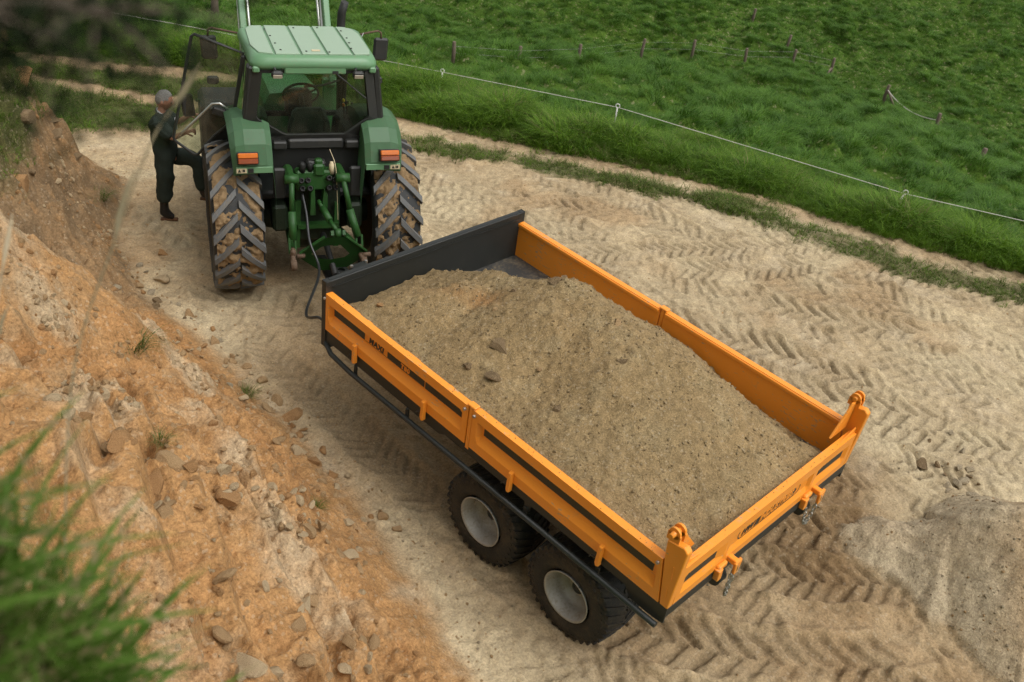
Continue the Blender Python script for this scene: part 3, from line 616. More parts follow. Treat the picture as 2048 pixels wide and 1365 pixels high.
for sx in (-1, 1):
    panels[sx, 'f'] = side_panel(sx, TM + 0.028, TL - 0.008)
    panels[sx, 'r'] = side_panel(sx, 0.078, TM - 0.028, 0.062)
    # centre post with its zinc cap, latch pins and bolts
    post = MB().box((sx * (TW - 0.028), TM, ZD + TS / 2 - 0.02), (0.050, 0.042, TS + 0.04), bev=0.006).build('centre_post', ORG, trailer)
    MB().box((sx * (TW - 0.028), TM, ZD + TS + 0.012), (0.060, 0.085, 0.020), bev=0.005).build('post_cap', ORG, post)
    for dy in (-0.05, 0.06):
        MB().lathe([(0, 0.0), (0, 0.015), (0.016, 0.013), (0.018, 0.0)], 8, Matrix.Translation((sx * (TW + 0.001), TM + dy, ZD + TS - 0.045)) @ Matrix.Rotation(0 if sx > 0 else math.pi, 4, 'Z'), False).build('bolt', STEEL, trailer)
    for yy in (TL - 0.02, 0.165):
        MB().lathe([(0, 0.0), (0, 0.014), (0.014, 0.012), (0.016, 0.0)], 8, Matrix.Translation((sx * (TW + 0.001), yy, ZD + TS - 0.05)) @ Matrix.Rotation(0 if sx > 0 else math.pi, 4, 'Z'), False).build('bolt', STEEL, trailer)
    # hinge straps along the bottom
    for yy in (3.46, 2.54, 1.52, 0.60):
        hb = MB().prism([(yy - .016, ZD + .115), (yy + .016, ZD + .115), (yy + .020, ZD - .055), (yy + .006, ZD - .085), (yy - .020, ZD - .075)], 0, sx * (TW + 0.001), sx * (TW + 0.040), 0.005).build('hinge_strap', ORG, trailer)
        MB().tube([(sx * (TW + 0.03), yy + .03, ZD - .02), (sx * (TW + 0.03), yy + .06, ZD - .02), (sx * (TW + 0.03), yy + .075, ZD - .05)], 0.006, 6).build('hinge_pin', CHAR, hb)
# stripes and lettering on the left side
def stripe(parent, sx, y0, y1, z0=0.172, z1=0.244, m=None, e=0.002, name='stripe'):
    xo = sx * (TW - 0.044)
    return MB().box((xo + sx * e / 2, (y0 + y1) / 2, ZD + (z0 + z1) / 2), (e, y1 - y0, z1 - z0)).build(name, m or DECAL, parent)
for sx in (-1, 1):
    stripe(panels[sx, 'r'], sx, 0.205, TM - 0.13)
    stripe(panels[sx, 'f'], sx, 3.41, TL - 0.10); stripe(panels[sx, 'f'], sx, TM + 0.13, 2.61)
    f = panels[sx, 'f']
    stripe(f, sx, 2.62, 3.10, 0.178, 0.238)
    for zz in (0.172, 0.241): stripe(f, sx, 2.62, 3.40, zz, zz + 0.003, None, 0.0015, 'pinstripe')
    for (txt, yc, sz, mm, e, b_) in (('MAXI', 3.25, 0.073, DECAL, 0.0025, 0.0035), ('T80', 2.865, 0.064, ORG, 0.0045, 0.0035)):
        me = text_mesh(txt, sz, b_, 0.12, 1.18 if txt == 'MAXI' else 1.15)
        sgn = 1 if sx < 0 else -1
        Mx = Matrix(((0, 0, sx, sx * (TW - 0.044) + sx * e), (-1 if sx < 0 else 1, 0, 0, yc), (0, 1, 0, ZD + 0.208), (0, 0, 0, 1)))
        me.transform(Mx); link('lettering', me, mm, f)
# headboard
hb = MB()
hb.box((0, TL - 0.018, ZD + (THD - 0.05) / 2), (2 * TW - 0.10, 0.022, THD + 0.05), bev=0.003)
headboard = hb.build('headboard', CHAR, trailer)
MB().box((0, TL, ZD + THD - 0.028), (2 * TW - 0.004, 0.062, 0.056), bev=0.006).build('top_rail', CHAR, headboard)
MB().box((0, TL - 0.0345, ZD + THD - 0.066), (2 * TW - 0.13, 0.006, 0.008)).build('weld_bead', CHAR, headboard)
for sx in (-1, 1):
    p = MB()
    cx, cy = sx * (TW - 0.028), TL; zt = ZD + THD + 0.002; zb = ZD - 0.196; o = 0.029; th = 0.005
    for (ax, ay, dx, dy) in ((o - th / 2, 0, th, 2 * o), (-o + th / 2, 0, th, 2 * o), (0, o - th / 2, 2 * o - 2 * th, th), (0, -o + th / 2, 2 * o - 2 * th, th)):
        p.box((cx + ax, cy + ay, (zt + zb) / 2), (dx, dy, zt - zb))
    p.build('corner_post', CHAR, headboard)
# deck and under-frame
MB().box((0, TL / 2 - 0.0, ZD - 0.006), (2 * TW - 0.11, TL - 0.06, 0.012)).build('deck', DECK, trailer)
for sx in (-1, 1):
    sk = MB()
    # skirt with cut-outs above the wheels
    zt, zb, zc = ZD - 0.004, ZD - 0.150, ZD - 0.085
    pts = [(0.0, zt), (TL - 0.035, zt), (TL - 0.035, zb - 0.02), (3.86, zb - 0.02), (3.80, zb + 0.03), (2.36, zb + .03), (2.30, zc), (1.37, zc), (1.36, zb), (1.31, zb), (1.30, zc), (0.36, zc), (0.30, zb - .02), (0.10, zb - .02), (0.0, zb - 0.004)]
    sk.prism(pts, 0, sx * (TW - 0.008), sx * (TW - 0.022))
    skirt = sk.build('skirt', CHAR, trailer)
    MB().tube([(sx * (TW - 0.01), TL - 0.02, ZD - 0.15), (sx * (TW + 0.02), 3.80, ZD - 0.195), (sx * (TW + 0.025), 3.5, ZD - 0.215), (sx * (TW + 0.025), 0.03, ZD - 0.175)], 0.023, 10).build('rope_rail', CHAR, trailer)
    for yy in (3.46, 2.75, 1.34, 0.60):
        MB().box((sx * (TW - 0.0), yy, ZD - 0.17), (0.014, 0.035, 0.10)).build('rail_bracket', CHAR, trailer)
MB().box((0, 0.030, ZD - 0.055), (2 * TW - 0.03, 0.06, 0.10), bev=0.006).build('rear_beam', CHAR, trailer)
ch = MB()
for sx in (-1, 1): ch.box((sx * 0.42, TL / 2 + 0.1, ZD - 0.14), (0.09, TL - 0.1, 0.24), bev=0.006)
for yy in np.linspace(0.25, 3.7, 9): ch.box((0, yy, ZD - 0.06), (2 * TW - 0.06, 0.06, 0.09))
ch.build('chassis', CHAR, trailer)
dr = MB()
for sx in (-1, 1): dr.bar((sx * 0.42, TL - 0.1, ZD - 0.30), (sx * 0.05 - 0.04, 5.05, 0.62), 0.09, 0.13, 0.006)
dr.box((-0.04, 5.1, 0.62), (0.14, 0.22, 0.12), bev=0.01); dr.lathe([(-.03, .04), (-.03, .075), (.03, .075), (.03, .04)], 16, Matrix.Translation((-0.04, 5.27, 0.62)) @ Matrix.Rotation(math.pi / 2, 4, 'Y'))
dr.build('drawbar', CHAR, trailer)
jk = MB().box((-0.13, 4.75, 0.90), (0.20, 0.30, 0.13), bev=0.012).build('jack_head', CHAR, trailer)
for q_ in ((-.22, 4.66), (-.04, 4.66), (-.22, 4.86), (-.04, 4.86)): MB().lathe([(0, 0), (0, .016), (.02, .016), (.022, 0)], 6, Matrix.Translation((q_[0], q_[1], 0.965)) @ Matrix.Rotation(-math.pi / 2, 4, 'Y'), False).build('bolt', STEEL, jk)
MB().tube([(-0.3, 4.6, 0.15), (-0.3, 4.6, 0.95)], 0.035, 12).build('parking_jack', CHAR, trailer)
# wheels
def lug_strip(Rr, half, sweep, t0, t1, wid, h, seg=5, phase=0.0, crown=0.02, inset=0.0):
    """one tread bar lying on a tyre of radius Rr: runs across from t0 to t1 (axial) while turning by sweep"""
    V = []; F = []
    for i in range(seg + 1):
        t = i / seg; ax = t0 + (t1 - t0) * t; th = phase + sweep * t
        rb = Rr - crown * (ax / half) ** 2 - 0.02; rt = Rr - crown * (ax / half) ** 2 + h - inset * 0
        e = min(1.0, 1.0)
        for (dth, r) in ((-wid / 2 * 1.25, rb), (-wid / 2 * 0.8, rt), (wid / 2 * 0.8, rt), (wid / 2 * 1.25, rb)):
            V.append((ax, r * math.sin(th + dth / Rr), r * math.cos(th + dth / Rr)))
    for i in range(seg):
        k = 4 * i
        for j in range(3): F.append((k + j, k + j + 1, k + 5 + j, k + 4 + j))
        F.append((k + 3, k, k + 4, k + 7))
    n = 4 * seg
    F.append((0, 1, 2, 3)); F.append((n + 3, n + 2, n + 1, n))
    return V, F
def trailer_wheel():
    root = empty('wheel'); hw = 0.205; Rr = 0.425
    b = MB(); b.lathe([(-.165, .215), (-.20, .24), (-.208, .29), (-.205, .35), (-.19, .395), (-.165, .412), (-.08, .425), (0, .428), (.08, .425), (.165, .412), (.19, .395), (.205, .35), (.208, .29), (.20, .24), (.165, .215)], 48)
    ty = b.build('tyre', RUB, root)
    V, F = [], []
    for k in range(34):
        for sg in (-1, 1):
            ph = 2 * math.pi * (k + (0.5 if sg > 0 else 0)) / 34
            v, f = lug_strip(Rr, hw, 0.20, sg * 0.012, sg * 0.195, 0.030, 0.012, 6, ph, 0.018); o = len(V); V += v; F += [tuple(i + o for i in q) for q in f]
            v, f = lug_strip(Rr - .012, hw, 0.03, sg * 0.186, sg * 0.207, 0.034, 0.0, 2, ph + .2, 0.045); o = len(V); V += v; F += [tuple(i + o for i in q) for q in f]
    link('tread', np_mesh('tread', V, F, False), RUB, root)
    b = MB(); b.lathe([(-.20, .222), (-.212, .226), (-.212, .216), (-.195, .207), (-.165, .200), (-.14, .186), (-.10, .182), (-.055, .172), (-.045, .150), (-.02, .145), (.0, .12), (.0, .07), (-.01, .06)], 40)
    rim = b.build('rim', RIM, root)
    b = MB(); b.lathe([(.0, .066), (-.05, .064), (-.075, .05), (-.08, .0)], 20); hub = b.build('hub', CHAR, root)
    for k in range(6):
        a = 2 * math.pi * k / 6; MB().lathe([(0, .011), (-.025, .011), (-.027, 0)], 6, Matrix.Translation((0.0, .095 * math.cos(a), .095 * math.sin(a))), False).build('wheel_nut', STEEL, root)
    MB().tube([(-.10, .186, .02), (-.13, .155, .03), (-.13, .155, -.03), (-.10, .186, -.02)], 0.006, 6).build('valve_guard', RIM, root)
    return root
w0 = trailer_wheel(); first = True
for sx in (-1, 1):
    for yy, rr in ((1.83, 0.4), (0.85, 2.2)):
        wh = w0 if first else copy_tree(w0); first = False
        wh.parent = trailer; wh.location = (sx * 0.945, yy, 0.418); wh.rotation_euler = (rr + (0 if sx < 0 else 1), 0, 0 if sx < 0 else math.pi)
for yy in (1.83, 0.85): MB().tube([(-0.9, yy, 0.418), (0.9, yy, 0.418)], 0.045, 12).build('axle', CHAR, trailer)
for sx in (-1, 1): MB().bar((sx * .42, 1.9, .52), (sx * .42, .78, .52), .08, .10).box((sx * .42, 1.34, .72), (.07, .3, .4)).build('walking_beam', CHAR, trailer)
# tailgate
tg = MB()
zt = 0.350; xs = [-1.15, -1.095, -1.065, -0.68, -0.60, -0.555, -0.53, 0.53, 0.555, 0.60, 0.68, 1.065, 1.095, 1.15]
rec = [0, 0, 1, 1, 0, 0, 1, 1, 0, 0, 1, 1, 0, 0]
zs = [0.0, 0.070, 0.118, 0.240, 0.260, zt]; off = [0, 0, .022, .022, 0, 0]
G = [[(xx, 0.0 + (off[j] if rec[a] else 0), ZD + zz) for j, zz in enumerate(zs)] for a, xx in enumerate(xs)]
tg.grid(G)
yi = 0.060
for f in ([(-1.15, yi, ZD), (1.15, yi, ZD), (1.15, yi, ZD + zt), (-1.15, yi, ZD + zt)], [(-1.15, 0, ZD + zt), (1.15, 0, ZD + zt), (1.15, yi, ZD + zt), (-1.15, yi, ZD + zt)], [(-1.15, 0, ZD), (1.15, 0, ZD), (1.15, yi, ZD), (-1.15, yi, ZD)],
          [(-1.15, 0, ZD), (-1.15, yi, ZD), (-1.15, yi, ZD + zt), (-1.15, 0, ZD + zt)], [(1.15, 0, ZD), (1.15, yi, ZD), (1.15, yi, ZD + zt), (1.15, 0, ZD + zt)]): tg.quad(f)
bmesh.ops.remove_doubles(tg.bm, verts=tg.bm.verts, dist=1e-5)
tailgate = tg.build('tailgate', ORG, trailer)
for sx in (-1, 1):
    MB().box((sx * 0.873, 0.021, ZD + 0.170), (0.37, 0.003, 0.066)).build('stripe', DECAL, tailgate)
    # corner plate, gusset and hinge eye
    cp = MB().prism([(0.0, ZD - 0.005), (0.068, ZD - 0.005), (0.138, ZD + 0.42), (0.150, ZD + 0.555), (0.075, ZD + 0.570), (0.015, ZD + 0.583), (-0.018, ZD + 0.555)], 0, sx * 1.154, sx * 1.212, 0.006).build('corner_plate', ORG, tailgate)
    # raised weld ribs on the plate
    for zz in (0.12, 0.32): MB().bar((sx * 1.2135, 0.04, ZD + zz - .06), (sx * 1.2135, 0.048, ZD + zz + .06), 0.004, 0.006).build('weld_rib', ORG, cp)
    MB().prism([(sx * 1.15, ZD + zt), (sx * 0.90, ZD + zt), (sx * 1.02, ZD + 0.50), (sx * 1.10, ZD + 0.615), (sx * 1.15, ZD + 0.615)], 1, 0.100, 0.118, 0.003).build('gusset', ORG, tailgate)
    MB().prism([(sx * 1.15, ZD + zt + .001), (sx * 0.93, ZD + zt + .001), (sx * 1.15, ZD + 0.40)], 1, 0.02, 0.032).build('gusset_web', ORG, tailgate)
    for k, xo in enumerate((1.150, 1.205)):
        MB().lathe([(0, 0.0), (0, 0.044), (0.018, 0.044), (0.018, 0.0)], 20, Matrix.Translation((sx * xo, 0.118, ZD + 0.635)), False).box((sx * xo + 0.009, 0.118, ZD + 0.595), (0.018, 0.10, 0.07)).build('hinge_eye', ORG, tailgate)
    MB().tube([(sx * 1.13, 0.118, ZD + 0.635), (sx * 1.25, 0.118, ZD + 0.635)], 0.020, 10).build('hinge_pin', ORG, tailgate)
    # latch ear, keeper and chain
    xk = -0.50 if sx < 0 else 0.66
    MB().prism([(xk - .03, ZD + .04), (xk + .045, ZD + .06), (xk + .055, ZD + .03), (xk + .035, ZD - .07), (xk - .01, ZD - .08)], 1, -0.085, -0.062, 0.004).box((xk, -0.035, ZD + 0.035), (0.05, 0.08, 0.05), bev=.006).build('chain_ear', ORG, tailgate)
    MB().box((xk - 0.10, -0.012, ZD + 0.02), (0.11, 0.035, 0.05), bev=0.010).prism([(xk - .17, ZD + .02), (xk - .12, ZD + .03), (xk - .11, ZD - .08), (xk - .16, ZD - .085)], 1, -0.045, 0.0, .004).build('latch', ORG, tailgate)
    MB().lathe([(-.05, .0), (-.05, .06), (.05, .06), (.05, .0)], 16, Matrix.Translation((xk - 0.03, 0.03, ZD - 0.17))).build('lamp_pod', CHAR, trailer)
    # hanging chain: real links
    P = [Vector((xk + .01, -0.075, ZD + .01))]
    droop = 0.30 if sx < 0 else 0.24; span = 0.035 if sx < 0 else -0.11
    for t in np.linspace(0, 1, 19)[1:]:
        P.append(Vector((xk + .01 + span * t, -0.075 + 0.03 * t, ZD + .01 - droop * 4 * t * (1 - t) - 0.10 * t)))
    chain = None
    for k in range(len(P) - 1):
        a, b_ = P[k], P[k + 1]; d_ = (b_ - a); L_ = max(d_.length, 0.028); d_.normalize(); c_ = (a + b_) / 2
        sd_ = d_.cross(Vector((0, 1, 0)) if k % 2 else Vector((1, 0, 0.2))); sd_.normalize()
        ring = [c_ + d_ * (math.cos(t) * (L_ * 0.62)) + sd_ * (math.sin(t) * 0.013) for t in np.linspace(0, 2 * math.pi, 9)[:-1]]
        o = MB().tube(ring, 0.0045, 5, closed=True).build('chain_link', STEEL, tailgate)
# maker's oval and name on the centre field
def oval(x0, x1, z0, z1, y, wid, name, m):
    b = MB(); r = (z1 - z0) / 2; zc = (z0 + z1) / 2; pts = []
    for t in np.linspace(-math.pi / 2, math.pi / 2, 9): pts.append((x1 - r * 0.9 + r * 0.9 * math.cos(t), zc + r * math.sin(t)))
    for t in np.linspace(math.pi / 2, 3 * math.pi / 2, 9): pts.append((x0 + r * 0.9 + r * 0.9 * math.cos(t), zc + r * math.sin(t)))
    n = len(pts); cx = (x0 + x1) / 2
    inn = [(cx + (p - cx) * (1 - wid * 2 / (x1 - x0)), zc + (q - zc) * (1 - wid / r)) for p, q in pts]
    for k in range(n):
        a, b2 = pts[k], pts[(k + 1) % n]; c2, d2 = inn[(k + 1) % n], inn[k]
        b.quad([(a[0], y, ZD + a[1]), (b2[0], y, ZD + b2[1]), (c2[0], y, ZD + c2[1]), (d2[0], y, ZD + d2[1])])
    return b.build(name, m, tailgate)
oval(-0.42, 0.42, 0.118, 0.236, 0.0205, 0.010, 'logo_border', DECAL)
MB().prism([(-0.205, ZD + .138), (0.33, ZD + .138), (0.365, ZD + .175), (0.345, ZD + .212), (-0.18, ZD + .212)], 1, 0.0195, 0.0212).build('logo_panel', DECAL, tailgate)
for (txt, xc, sz, mm, yy) in (('HW', -0.295, 0.086, DECAL, 0.0195), ('INDUSTRIES', 0.080, 0.084, ORG, 0.0178)):
    me = text_mesh(txt, sz, 0.003, 0.25, 1.02); me.transform(Matrix(((1, 0, 0, xc), (0, 0, -1, yy), (0, 1, 0, ZD + 0.175), (0, 0, 0, 1)))); link('lettering', me, mm, tailgate)

# ------------------------------------------------------------------ the load of gravel
def load_h(lx, ly):
    """height above the deck of the heaped gravel (three tipped bucket-loads merged)"""
    h = np.full(np.shape(lx), -0.4)
    wob = 0.10 * fbm(lx, ly, 1.1, 2, 110)
    RL = [(-0.62, 3.32, .54), (-0.42, 3.05, .68), (-0.16, 2.72, .66), (.10, 2.30, .93), (.10, 1.65, .88), (.25, .95, .68), (.66, .25, .31)]
    for (ax, ay, az), (bx, by, bz) in zip(RL, RL[1:]):
        L = math.hypot(bx - ax, by - ay); ux, uy = (bx - ax) / L, (by - ay) / L
        t = np.clip((lx + wob - ax) * ux + (ly - ay) * uy, 0, L); dx = lx + wob - ax - t * ux; dy = ly - ay - t * uy; d = np.sqrt(dx * dx + dy * dy + .012) - .08
        right = sstep(-.12, .12, dy * ux - dx * uy)          # right of the crest the heap runs out steeply
        h = np.maximum(h, az + (bz - az) * t / L - d * (.80 * right + .445 * (1 - right)))
    return h
ls = 0.016
lx, ly = np.meshgrid(np.arange(-TW + 0.056, TW - 0.055, ls), np.arange(0.064, TL - 0.032, ls)); lsh = lx.shape; lx = lx.ravel(); ly = ly.ravel()
lz = load_h(lx, ly); lz = lz + fbm(lx, ly, 1.5, 3, 101) * 0.065 + fbm(lx * .7, ly * 3.0, 1.6, 3, 111) * 0.035 + fbm(lx, ly, 7, 4, 102) * 0.012 + fbm(lx, ly, 25, 3, 103) * 0.012
wl, wv2 = worley(lx, ly, 13, 104); lz = lz + np.maximum(0, 0.42 - wl) * (wv2 > 0.75) * 0.06
sidecap = 0.335 + 0.6 * (TW - np.abs(lx)); lz = np.minimum(lz, sidecap); lz = np.minimum(lz, 0.27 + 0.60 * np.maximum(ly - 0.05, 0))
lz = np.maximum(lz, -0.03)
n1 = fbm(lx, ly, 1.2, 4, 105); n2 = fbm(lx, ly, 6, 3, 106)
LC = mix(np.tile(np.array([0.272, 0.188, 0.092]), (len(lx), 1)), np.tile(np.array([0.232, 0.166, 0.084]), (len(lx), 1)), np.clip(0.5 + n1, 0, 1))
LC = mix(LC, np.array([0.305, 0.235, 0.13]), np.clip(n2 * 0.8 - 0.1 + 0.25 * sstep(0.7, 1.0, lz), 0, 0.6))
LC = mix(LC, np.array([0.30, 0.15, 0.055]), np.clip(np.exp(-((lx + 0.45 + (ly - 3.0) * 0.35) / 0.10) ** 2 - ((ly - 2.95) / 0.35) ** 2) * (0.5 + n2), 0, 0.6))
li = np.arange(lx.size).reshape(lsh); LF = np.stack([li[:-1, :-1].ravel(), li[:-1, 1:].ravel(), li[1:, 1:].ravel(), li[1:, :-1].ravel()], 1)
keepf = lz[LF].max(1) > -0.028; LF = LF[keepf]; us = np.unique(LF); mp = np.zeros(len(lx), np.int64); mp[us] = np.arange(len(us))
me = np_mesh('gravel_load', np.stack([lx, ly, ZD + 0.002 + lz], 1)[us], mp[LF]); vcol(me, LC[us])
M_LOAD = earth('load_gravel', 1.5, speck=0.50, bumpd=0.014)
tag(link('gravel_load', me, M_LOAD), 'heaped brown sandy gravel filling the orange trailer', 'gravel load')
def load_z(a, b):
    i = int(np.clip(round((b - 0.064) / ls), 0, lsh[0] - 1)); j = int(np.clip(round((a + TW - 0.056) / ls), 0, lsh[1] - 1)); return ZD + float(lz.reshape(lsh)[i, j])
# ================================================================== TRACTOR
GRN = paint('tractor_green', (0.085, 0.235, 0.095), 0.38, dirt=0.25, dirtcol=(0.20, 0.17, 0.10), scale=4, var=0.10, coat=0.2)
FADE_SKY = paint('faded_sky_roof_green', (0.295, 0.400, 0.285), 0.42, dirt=0.10, dirtcol=(0.22, 0.20, 0.13), scale=5, var=0.05, coat=0.1)  # faded paint, with pale sky reflection put into the colour too
FEND = paint('fender_green', (0.125, 0.255, 0.130), 0.40, dirt=0.25, dirtcol=(0.24, 0.20, 0.12), scale=4, var=0.10, coat=0.1)
IRON = paint('shaded_green_iron', (0.016, 0.072, 0.012), 0.5, dirt=0.55, dirtcol=(0.026, 0.022, 0.013), scale=14, var=0.25, bump=0.2)  # green iron, darkened in the colour for the shade at the hitch
SHADED = paint('shaded_casting', (0.008, 0.017, 0.006), 0.6, dirt=0.4, dirtcol=(0.03, 0.024, 0.014), scale=12, var=0.3, bump=0.3)  # near-black green: shade between the rear wheels put into the colour
BLK = paint('black_plastic', (0.024, 0.024, 0.022), 0.5, dirt=0.3, dirtcol=(0.10, 0.085, 0.06), scale=8, var=0.2)
DARK = paint('dark_metal', (0.010, 0.010, 0.009), 0.6, dirt=0.3, dirtcol=(0.05, 0.04, 0.025), scale=10)
chips(FEND, (0.20, 0.17, 0.11), 0.68); chips(FADE_SKY, (0.20, 0.19, 0.13), 0.70)
TYRE = paint('tractor_rubber', (0.030, 0.031, 0.031), 0.6, dirt=0.35, dirtcol=(0.13, 0.105, 0.07), scale=9, bump=0.35, spec=0.3)
LUGR = paint('lug_rubber', (0.115, 0.117, 0.115), 0.6, dirt=0.5, dirtcol=(0.22, 0.155, 0.085), scale=12, bump=0.3, spec=0.3)
MUD = paint('caked_mud', (0.27, 0.18, 0.095), 0.95, dirt=0.62, dirtcol=(0.075, 0.05, 0.027), scale=18, bump=0.9, spec=0.1)
AMBER = paint('amber_lens', (0.62, 0.15, 0.012), 0.18, scale=30, var=0.25, spec=0.6, coat=0.5)
REDL = paint('red_lens', (0.24, 0.050, 0.014), 0.2, scale=40, var=0.4, spec=0.6, coat=0.5)
VINYL = paint('seat_vinyl', (0.10, 0.12, 0.10), 0.55, scale=14, var=0.2, bump=0.3)
PALEL = paint('lens_grey', (0.42, 0.36, 0.28), 0.25, scale=20)
STICK = paint('pale_label', (0.60, 0.50, 0.32), 0.5, scale=20)
HOSE = paint('hose_rubber', (0.016, 0.017, 0.017), 0.35, scale=20, spec=0.6)
RUST_M = paint('rusty_iron', (0.105, 0.066, 0.040), 0.75, scale=18, var=0.35, bump=0.4)
CHROME = paint('worn_chrome', (0.55, 0.55, 0.52), 0.28, metal=0.9, scale=20)
RIM_SHADED = paint('shaded_rim', (0.10, 0.068, 0.02), 0.6, dirt=0.5, dirtcol=(0.09, 0.06, 0.03), scale=8)  # yellow rims, with the shade inside the wheels put into the colour
YEL = paint('yellow_paint', (0.62, 0.40, 0.02), 0.4, dirt=0.3, scale=8)
def glassmat(name, tint, dust=0.10):
    m, n, b = newmat(name); L = n.links; n.nodes.remove(b)
    tr = N(n, 'ShaderNodeBsdfTransparent'); tr.inputs['Color'].default_value = (*tint, 1)
    gl = N(n, 'ShaderNodeBsdfGlossy'); gl.inputs['Roughness'].default_value = 0.06; gl.inputs['Color'].default_value = (0.9, 0.95, 0.92, 1)
    fr = N(n, 'ShaderNodeFresnel'); fr.inputs['IOR'].default_value = 1.45
    df = N(n, 'ShaderNodeBsdfDiffuse'); df.inputs['Color'].default_value = (0.30, 0.27, 0.20, 1)
    tc = N(n, 'ShaderNodeTexCoord'); nz = N(n, 'ShaderNodeTexNoise', Scale=7.0, Detail=5.0); L.new(tc.outputs['Object'], nz.inputs['Vector'])
    mr = N(n, 'ShaderNodeMapRange'); mr.inputs['From Min'].default_value = 0.4; mr.inputs['From Max'].default_value = 0.9; mr.inputs['To Min'].default_value = dust * 0.15; mr.inputs['To Max'].default_value = dust; L.new(nz.outputs['Fac'], mr.inputs['Value'])
    m1 = N(n, 'ShaderNodeMixShader'); L.new(mr.outputs[0], m1.inputs[0]); L.new(tr.outputs[0], m1.inputs[1]); L.new(df.outputs[0], m1.inputs[2])
    m2 = N(n, 'ShaderNodeMixShader'); L.new(fr.outputs[0], m2.inputs[0]); L.new(m1.outputs[0], m2.inputs[1]); L.new(gl.outputs[0], m2.inputs[2])
    L.new(m2.outputs[0], n.nodes['Material Output'].inputs['Surface']); return m
GLASS = glassmat('cab_glass', (0.68, 0.76, 0.69)); DOORG = glassmat('door_glass', (0.52, 0.60, 0.53), 0.30); DGLASS = glassmat('tinted_glass', (0.50, 0.58, 0.50))
TLOC = Vector((0.24, 6.21, -0.007)); TH, TP = 0.456, -0.097
tractor = empty('farm_tractor', TLOC, (TP, 0, -TH))
tag(tractor, 'green farm tractor with pale roof, muddy tyres and left door open', 'tractor')
TMAT = Matrix.Translation(TLOC) @ Euler((TP, 0, -TH)).to_matrix().to_4x4()
def part(mb, name, m, parent=None): return mb.build(name, m, parent or tractor)
# ---- rear wheels: carcass, hub and rim, every lug a piece of its own, mud caked between them
def rear_wheel(sx):
    RR = 0.775; hw = 0.26; cx = sx * 0.845; cz = 0.79
    root = empty('rear_wheel', (cx, 0, cz)); root.parent = tractor
    prof = [(-.20, .46), (-.245, .50), (-.265, .58), (-.262, .67), (-.245, .725), (-.20, .752), (-.10, .768), (0, .773), (.10, .768), (.20, .752), (.245, .725), (.262, .67), (.265, .58), (.245, .50), (.20, .46)]
    part(MB().lathe(prof, 64), 'tyre', TYRE, root)
    part(MB().lathe([(-.22, .475), (-.235, .48), (-.235, .455), (-.19, .44), (-.10, .42), (.0, .41), (.10, .42), (.19, .44), (.235, .455), (.235, .48), (.22, .475)], 40).lathe([(.02 * sx, .43), (.02 * sx, .22), (.08 * sx, .14), (.12 * sx, .13), (.12 * sx, 0)], 40), 'rim', RIM_SHADED, root)
    v, f = lug_strip(RR, hw, -0.34, 0.010, 0.262, 0.088, 0.042, 6, 0, 0.030); mr_ = np_mesh('lug_r', v, f, False)
    vl = [(-a, b, c) for a, b, c in v]; ml_ = np_mesh('lug_l', vl, [q[::-1] for q in f], False)
    for m_ in (mr_, ml_): m_.materials.append(LUGR)
    nl = 20
    for k in range(nl):
        for m_, o in ((mr_, 0.0), (ml_, 0.5)):
            l = bpy.data.objects.new('tread_lug', m_); scene.collection.objects.link(l); l.parent = root; l.rotation_euler = (-2 * math.pi * (k + o) / nl - 0.55, 0, 0)
    # mud: a lumpy skin over parts of the tread
    th, ax = np.meshgrid(np.linspace(0, 2 * math.pi, 420), np.linspace(-0.235, 0.235, 60)); shp = th.shape; th = th.ravel(); ax = ax.ravel()
    n1 = fbm(th * RR + 3 * sx, ax, 7.5, 4, 140 + sx); n2 = fbm(th * RR, ax + sx, 18.0, 3, 150)
    r_ = RR - 0.030 * (ax / hw) ** 2 - 0.012 + np.clip(n1 * 1.2 + 0.46 + n2 * .5, -0.5, 1) * 0.042 + n2 * 0.012
    V = np.stack([ax, r_ * np.sin(th), r_ * np.cos(th)], 1); ii = np.arange(th.size).reshape(shp)
    F = np.stack([ii[:-1, :-1].ravel(), ii[:-1, 1:].ravel(), ii[1:, 1:].ravel(), ii[1:, :-1].ravel()], 1)
    keep = ((r_ - (RR - 0.030 * (ax / hw) ** 2 - 0.006))[F].max(1) > 0); F = F[keep]
    link('mud', np_mesh('mud', V, F), MUD, root)
    return root
for sx in (-1, 1): rear_wheel(sx)
# front wheels (mostly hidden)
for sx in (-1, 1):
    r = empty('front_wheel', (sx * 0.80, 2.45, 0.56)); r.parent = tractor
    part(MB().lathe([(-.15, .30), (-.19, .38), (-.185, .47), (-.15, .52), (0, .54), (.15, .52), (.185, .47), (.19, .38), (.15, .30)], 40), 'tyre', TYRE, r)
    part(MB().lathe([(-.15, .31), (-.15, .28), (0, .25), (0.03 * sx, .12), (.10 * sx, .10), (.10 * sx, 0)], 28), 'rim', RIM_SHADED, r)
    V, F = [], []
    for k in range(18):
        for sg in (-1, 1):
            v, f = lug_strip(.535, .19, 0.4, sg * .01, sg * .19, .05, .03, 4, 2 * math.pi * (k + .25 * sg) / 18, .03); o = len(V); V += v; F += [tuple(i + o for i in q) for q in f]
    link('tread', np_mesh('tread', V, F, False), LUGR, r)
part(MB().box((0, 2.45, .56), (1.35, .18, .18), bev=.03), 'front_axle', IRON)
